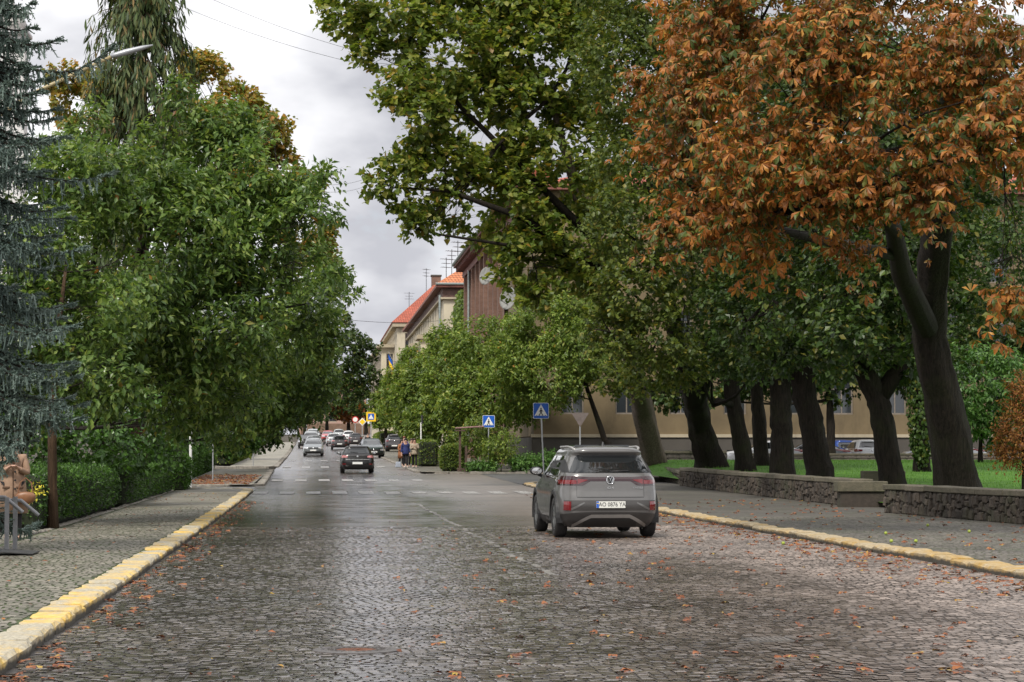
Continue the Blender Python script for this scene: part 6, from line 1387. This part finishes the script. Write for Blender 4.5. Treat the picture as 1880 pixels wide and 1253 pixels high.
    for s in (-1, 1): i = len(jp); jp += [sh_[s], elb[s], wri[s] - (wri[s] - elb[s]).normalized() * .02 * k]; jr += [.075 * k, .062 * k, .046 * k]; je += [(2, i), (i, i + 1), (i + 1, i + 2)]
    cj = skin_obj('coat' if coat_len < .7 else 'jacket', jp, je, jr, top, R)
    m = MB(); prof = []; nn = 20
    for zz, rx, ry in ((1.22, .168, .135), (1.1, .185, .165), (.98, .205, .19), (.88, .215, .195), (coat_len, .205 + .09 * (1 - coat_len), .19 + .07 * (1 - coat_len)), (coat_len, .19 + .08 * (1 - coat_len), .17 + .06 * (1 - coat_len))):
        prof.append([V(rx * math.cos(2 * math.pi * q / nn) * (1 + .03 * math.cos(q * 2.5)), ry * math.sin(2 * math.pi * q / nn), zz) for q in range(nn)])
    m.add([p for r_ in prof for p in r_], [(a * nn + q, a * nn + (q + 1) % nn, (a + 1) * nn + (q + 1) % nn, (a + 1) * nn + q) for a in range(len(prof) - 1) for q in range(nn)]); m.build('coat_skirt', top, cj, smooth=True)
    # hair
    hm = MB(); hv = []
    for i in range(9):
        th = math.pi * i / 8 * (.62 if not long_hair else .66)
        for q in range(16):
            a = 2 * math.pi * q / 16; f = .0 if -.35 < math.sin(a) else 1; rr = 1.0
            x, y, z = .095 * math.sin(th) * math.cos(a), .112 * math.sin(th) * math.sin(a), .115 * math.cos(th)
            if y < -.04 and z < .045: z = .045
            if long_hair and i > 5 and y > -.03: z -= (i - 5) * .075; x *= 1.12
            hv.append(V(x, -.01 + y + .008, 1.615 + z))
    hm.add(hv, [(i * 16 + q, i * 16 + (q + 1) % 16, (i + 1) * 16 + (q + 1) % 16, (i + 1) * 16 + q) for i in range(8) for q in range(16)]); hm.build('hair', hair, R, smooth=True)
    for s in (-1, 1):
        MB().lathe([(0, -.006), (.011, 0), (0, .006)], 8, 'y', V(s * .032, -.108, 1.60)).build('eye', M['black'], R)
        sp = skin_obj('shoe', [ank[s] + V(0, .03, -.03), ank[s] + V(0, -.05, -.045), toe[s]], [(0, 1), (1, 2)], [.045 * k, .045 * k, .036 * k], shoes or M['white'], R)
    MB().box(V(0, -.108, 1.515), (.045 * k, .012, .009)).build('mouth', plain('lips', (.36, .12, .10), .5, var=0), R)
    return R, V
hb, hk = plain('brown_hair', (.06, .03, .018), .5, var=.3), plain('black_hair', (.012, .01, .009), .45, var=.3)
cl = lambda n, c: plain(n, c, .85, var=.15, scale=9, bump=.2)
jet = cl('black_cloth', (.016, .016, .018))
g0 = lambda px, Y: GP(px, Y, WL)
person('person in rust brown long coat carrying a bag, left of the group', g0(737, 133), .7, 1.62, cl('rust_coat', (.34, .14, .06)), jet, hk, .56, 'bent', long_hair=True)
person('person in dark blue jacket and black trousers, second in the group', g0(744.5, 132), .1, 1.68, cl('navy_jacket', (.02, .03, .12)), jet, hk, .78, 'down')
person('person with reddish hair in purple top, half hidden behind the navy jacket', g0(742, 137), -.1, 1.78, cl('purple_top', (.11, .05, .22)), jet, plain('red_hair', (.20, .06, .03), .5, var=.3), .80, 'down')
person('person in grey-green jacket, behind the beige jacket', g0(755.5, 134), .2, 1.66, cl('sage_jacket', (.20, .22, .17)), jet, hb, .80, 'down')
person('person in beige jacket holding a phone with both hands, right of the group', g0(761, 132), 0, 1.68, cl('beige_jacket', (.40, .33, .25)), jet, hb, .76, 'chest', long_hair=True)
bagp = g0(731.5, 132.7); o = MB().box((0, 0, .17), (.36, .14, .32), taper=.8).build('shopping_bag', cl('pale_bag', (.38, .42, .50)), bevel=.03); o.location = bagp; tag(o, 'pale grey shopping bag held low beside the rust coat', 'bag')
MB().tube([(-.1, 0, .32), (-.06, 0, .52), (.06, 0, .52), (.1, 0, .32)], .01, 5).build('bag_handle', jet, o)
person('person in black beyond the green SUV roof', GP(675, 205, .15), 0, 1.75, jet, jet, hk, .7, 'down', shoes=M['black'])
coat = cl('camel_coat', (.31, .20, .135))
wl = GP(24, 38.2, WL); person('person in camel coat with handbag standing half hidden by the spruce', wl, .15, 1.68, coat, cl('dark_trousers', (.02, .018, .02)), hb, .44, 'chest', shoes=plain('tan_shoe', (.40, .26, .19), .6, var=.1), long_hair=True, stride=.03)
for pp in [o for o in bpy.data.objects if o.name.startswith('person') and o.get('label', '').startswith('person in camel')]:
    dk = plain('coat_seam', (.10, .055, .032), .8, var=.1)
    def cy(z): return -float(np.interp(z, [.44, .88, .98, 1.1, 1.22], [.235, .20, .195, .17, .14])) - .006
    MB().tube([(.0, cy(z), z) for z in (.46, .7, .9, 1.05, 1.2)], .007, 5).build('front_seam', dk, pp)
    for z in (1.12, .98, .84): MB().lathe([(0, -.008), (.016, -.006), (.018, 0)], 10, 'y', (.035, cy(z) - .002, z)).build('button', M['black'], pp)
    for s_ in (-1, 1):
        MB().add([(s_ * .01, cy(1.2) - .012, 1.14), (s_ * .10, -.135, 1.33), (s_ * .06, -.10, 1.43), (s_ * .02, -.145, 1.36)], [(0, 1, 2, 3)]).build('lapel', dk, pp)
        MB().box((s_ * .11, cy(.86) + .03, .86), (.12, .03, .04)).build('pocket_flap', dk, pp, bevel=.008)
        MB().lathe([(.05, 0), (.052, .05)], 12, 'y', (s_ * .095, -.235, 1.19)).build('cuff', dk, pp)
    MB().lathe([(.085, 1.40), (.10, 1.45), (.09, 1.48), (.075, 1.45)], 18).build('collar', coat, pp, smooth=True)
hbg = thing('handbag', 'brown leather handbag hanging from the arm of the camel coat', 'bag', wl + Vector((.24, -.24, .72)))
m = MB().lathe([(0, -.07), (.13, -.075), (.165, -.03), (.165, .03), (.13, .075), (0, .07)], 18, 'y'); m.v = [(v[0], v[1], v[2] * .85 if v[2] < 0 else v[2] * .45) for v in m.v]; m.build('bag_body', plain('brown_leather', (.23, .105, .05), .45, var=.2), hbg, smooth=True)
MB().tube([(-.12, 0, .05), (-.09, 0, .22), (0, 0, .30), (.09, 0, .22), (.12, 0, .05)], .011, 6).build('strap', plain('brown_leather', (.23, .105, .05)), hbg)
fr = np.random.default_rng(4); n = 60; V, Fc = leaves_mesh('ovate', fr.normal(size=(n, 3)) * .07, fr.normal(size=(n, 3)), fr.normal(size=(n, 3)), np.full(n, .07)); o = new_obj('bouquet', fast_mesh('bouquet', V, Fc), None, plain('yellow_petal', (.62, .55, .05), .6, var=.3)); o.location = wl + Vector((.36, .1, .78)); tag(o, 'small bunch of yellow flowers beside the handbag', 'flowers')

# ================================================================== FALLEN LEAVES
L_fall = leaf_mat('fallen_leaf', [(0, (.10, .032, .012)), (.5, (.20, .06, .02)), (.85, (.28, .10, .03)), (1, (.36, .26, .05))], .0, .55, patch=.2)
fl = np.random.default_rng(21)
def scatter(n, fx, fy, z_of, kind, size):
    x, y = fx(n), fy(n); z = z_of(x, y) + .012; d = np.stack([fl.normal(size=n), fl.normal(size=n), fl.normal(size=n) * .12], 1); nn = np.stack([fl.normal(size=n) * .25, fl.normal(size=n) * .25, np.ones(n)], 1)
    return np.stack([x, y, z], 1), d, nn, size * fl.uniform(.5, 1.2, n)
rz_ = lambda x, y: zr(y) + und(x, y); wz_ = lambda x, y: zr(y) + WL
batches = [scatter(240, lambda n: ROADL + .04 + np.abs(fl.normal(0, .30, n)), lambda n: 15 + 55 * fl.random(n) ** 1.5, rz_, 'palm', .09),
           scatter(800, lambda n: ROADR - .04 - np.abs(fl.normal(0, .7, n)), lambda n: 24 + 55 * fl.random(n) ** 1.2, rz_, 'palm', .095),
           scatter(330, lambda n: 5.0 + fl.normal(0, 1.9, n).clip(-4, 3.5), lambda n: 15.5 + 30 * fl.random(n) ** 1.7, rz_, 'palm', .085),
           scatter(260, lambda n: fl.uniform(-2, 3, n), lambda n: 15.5 + 40 * fl.random(n) ** 1.3, rz_, 'ovate', .07),
           scatter(260, lambda n: fl.uniform(9.1, 14, n), lambda n: 27 + 40 * fl.random(n), wz_, 'palm', .10),
           scatter(350, lambda n: fl.uniform(-4.8, -2.6, n), lambda n: 17 + 60 * fl.random(n), wz_, 'ovate', .08),
           scatter(900, lambda n: fl.uniform(-5.2, -2.5, n), lambda n: 91.5 + 20 * fl.random(n), wz_, 'palm', .13)]
kinds = ['palm', 'palm', 'palm', 'ovate', 'palm', 'ovate', 'palm']
where = ['by the left kerb', 'by the right kerb', 'on the right lane', None, None, None, None]
for (pos, d, nn, sz), kd, wh in zip(batches, kinds, where):
    idx = np.argsort(np.where(pos[:, 1] > 15.4, pos[:, 1] / sz, 1e9))[:90] if wh else []
    if wh:
        tv, tf = LEAF[kd]; me = fast_mesh('fallen_leaf', tv, tf); me.materials.append(L_fall); x, y, z = basis(d, nn)
        for i in idx:
            o = new_obj('fallen_leaf', me); mt = Matrix(((x[i][0], y[i][0], z[i][0], pos[i][0]), (x[i][1], y[i][1], z[i][1], pos[i][1]), (x[i][2], y[i][2], z[i][2], pos[i][2]), (0, 0, 0, 1)))
            o.matrix_world = mt @ Matrix.Diagonal((sz[i], sz[i], sz[i] * .45, 1)); tag(o, 'fallen russet leaf lying on the wet cobbles ' + wh, 'leaf', 'fallen leaves ' + wh)
    keep = np.ones(len(pos), bool); keep[idx] = False
    V, Fc = leaves_mesh(kd, pos[keep], d[keep], nn[keep], sz[keep]); o = new_obj('fallen_leaves', fast_mesh('fallen_leaves', V, Fc), None, L_fall); tag(o, 'scattered fallen leaves ' + (wh or 'on the paving'), 'leaves', kind='stuff')
husk = plain('green_husk', (.28, .34, .05), .6, var=.3); hm = MB().lathe([(0, -.03), (.022, -.022), (.032, 0), (.022, .022), (0, .03)], 10).mesh('chestnut_husk', smooth=True); hm.materials.append(husk)
for px, py, pv in ((1635, 1000, 1), (1680, 1000, 1), (1778, 982, 1), (1702, 970, 1), (1437, 1003, 0), (1625, 985, 1)):
    Y = Yrow(py, WL if pv else 0); o = new_obj('chestnut_husk', hm); x = XP(px, Y); o.location = (x, Y, float(zr(Y)) + (WL if pv else 0) + .035); tag(o, 'green chestnut husk lying on the right pavement' if pv else 'green chestnut husk on the road by the right kerb', 'chestnut', 'fallen chestnut husks' if pv else None)
bpy.context.view_layer.update()
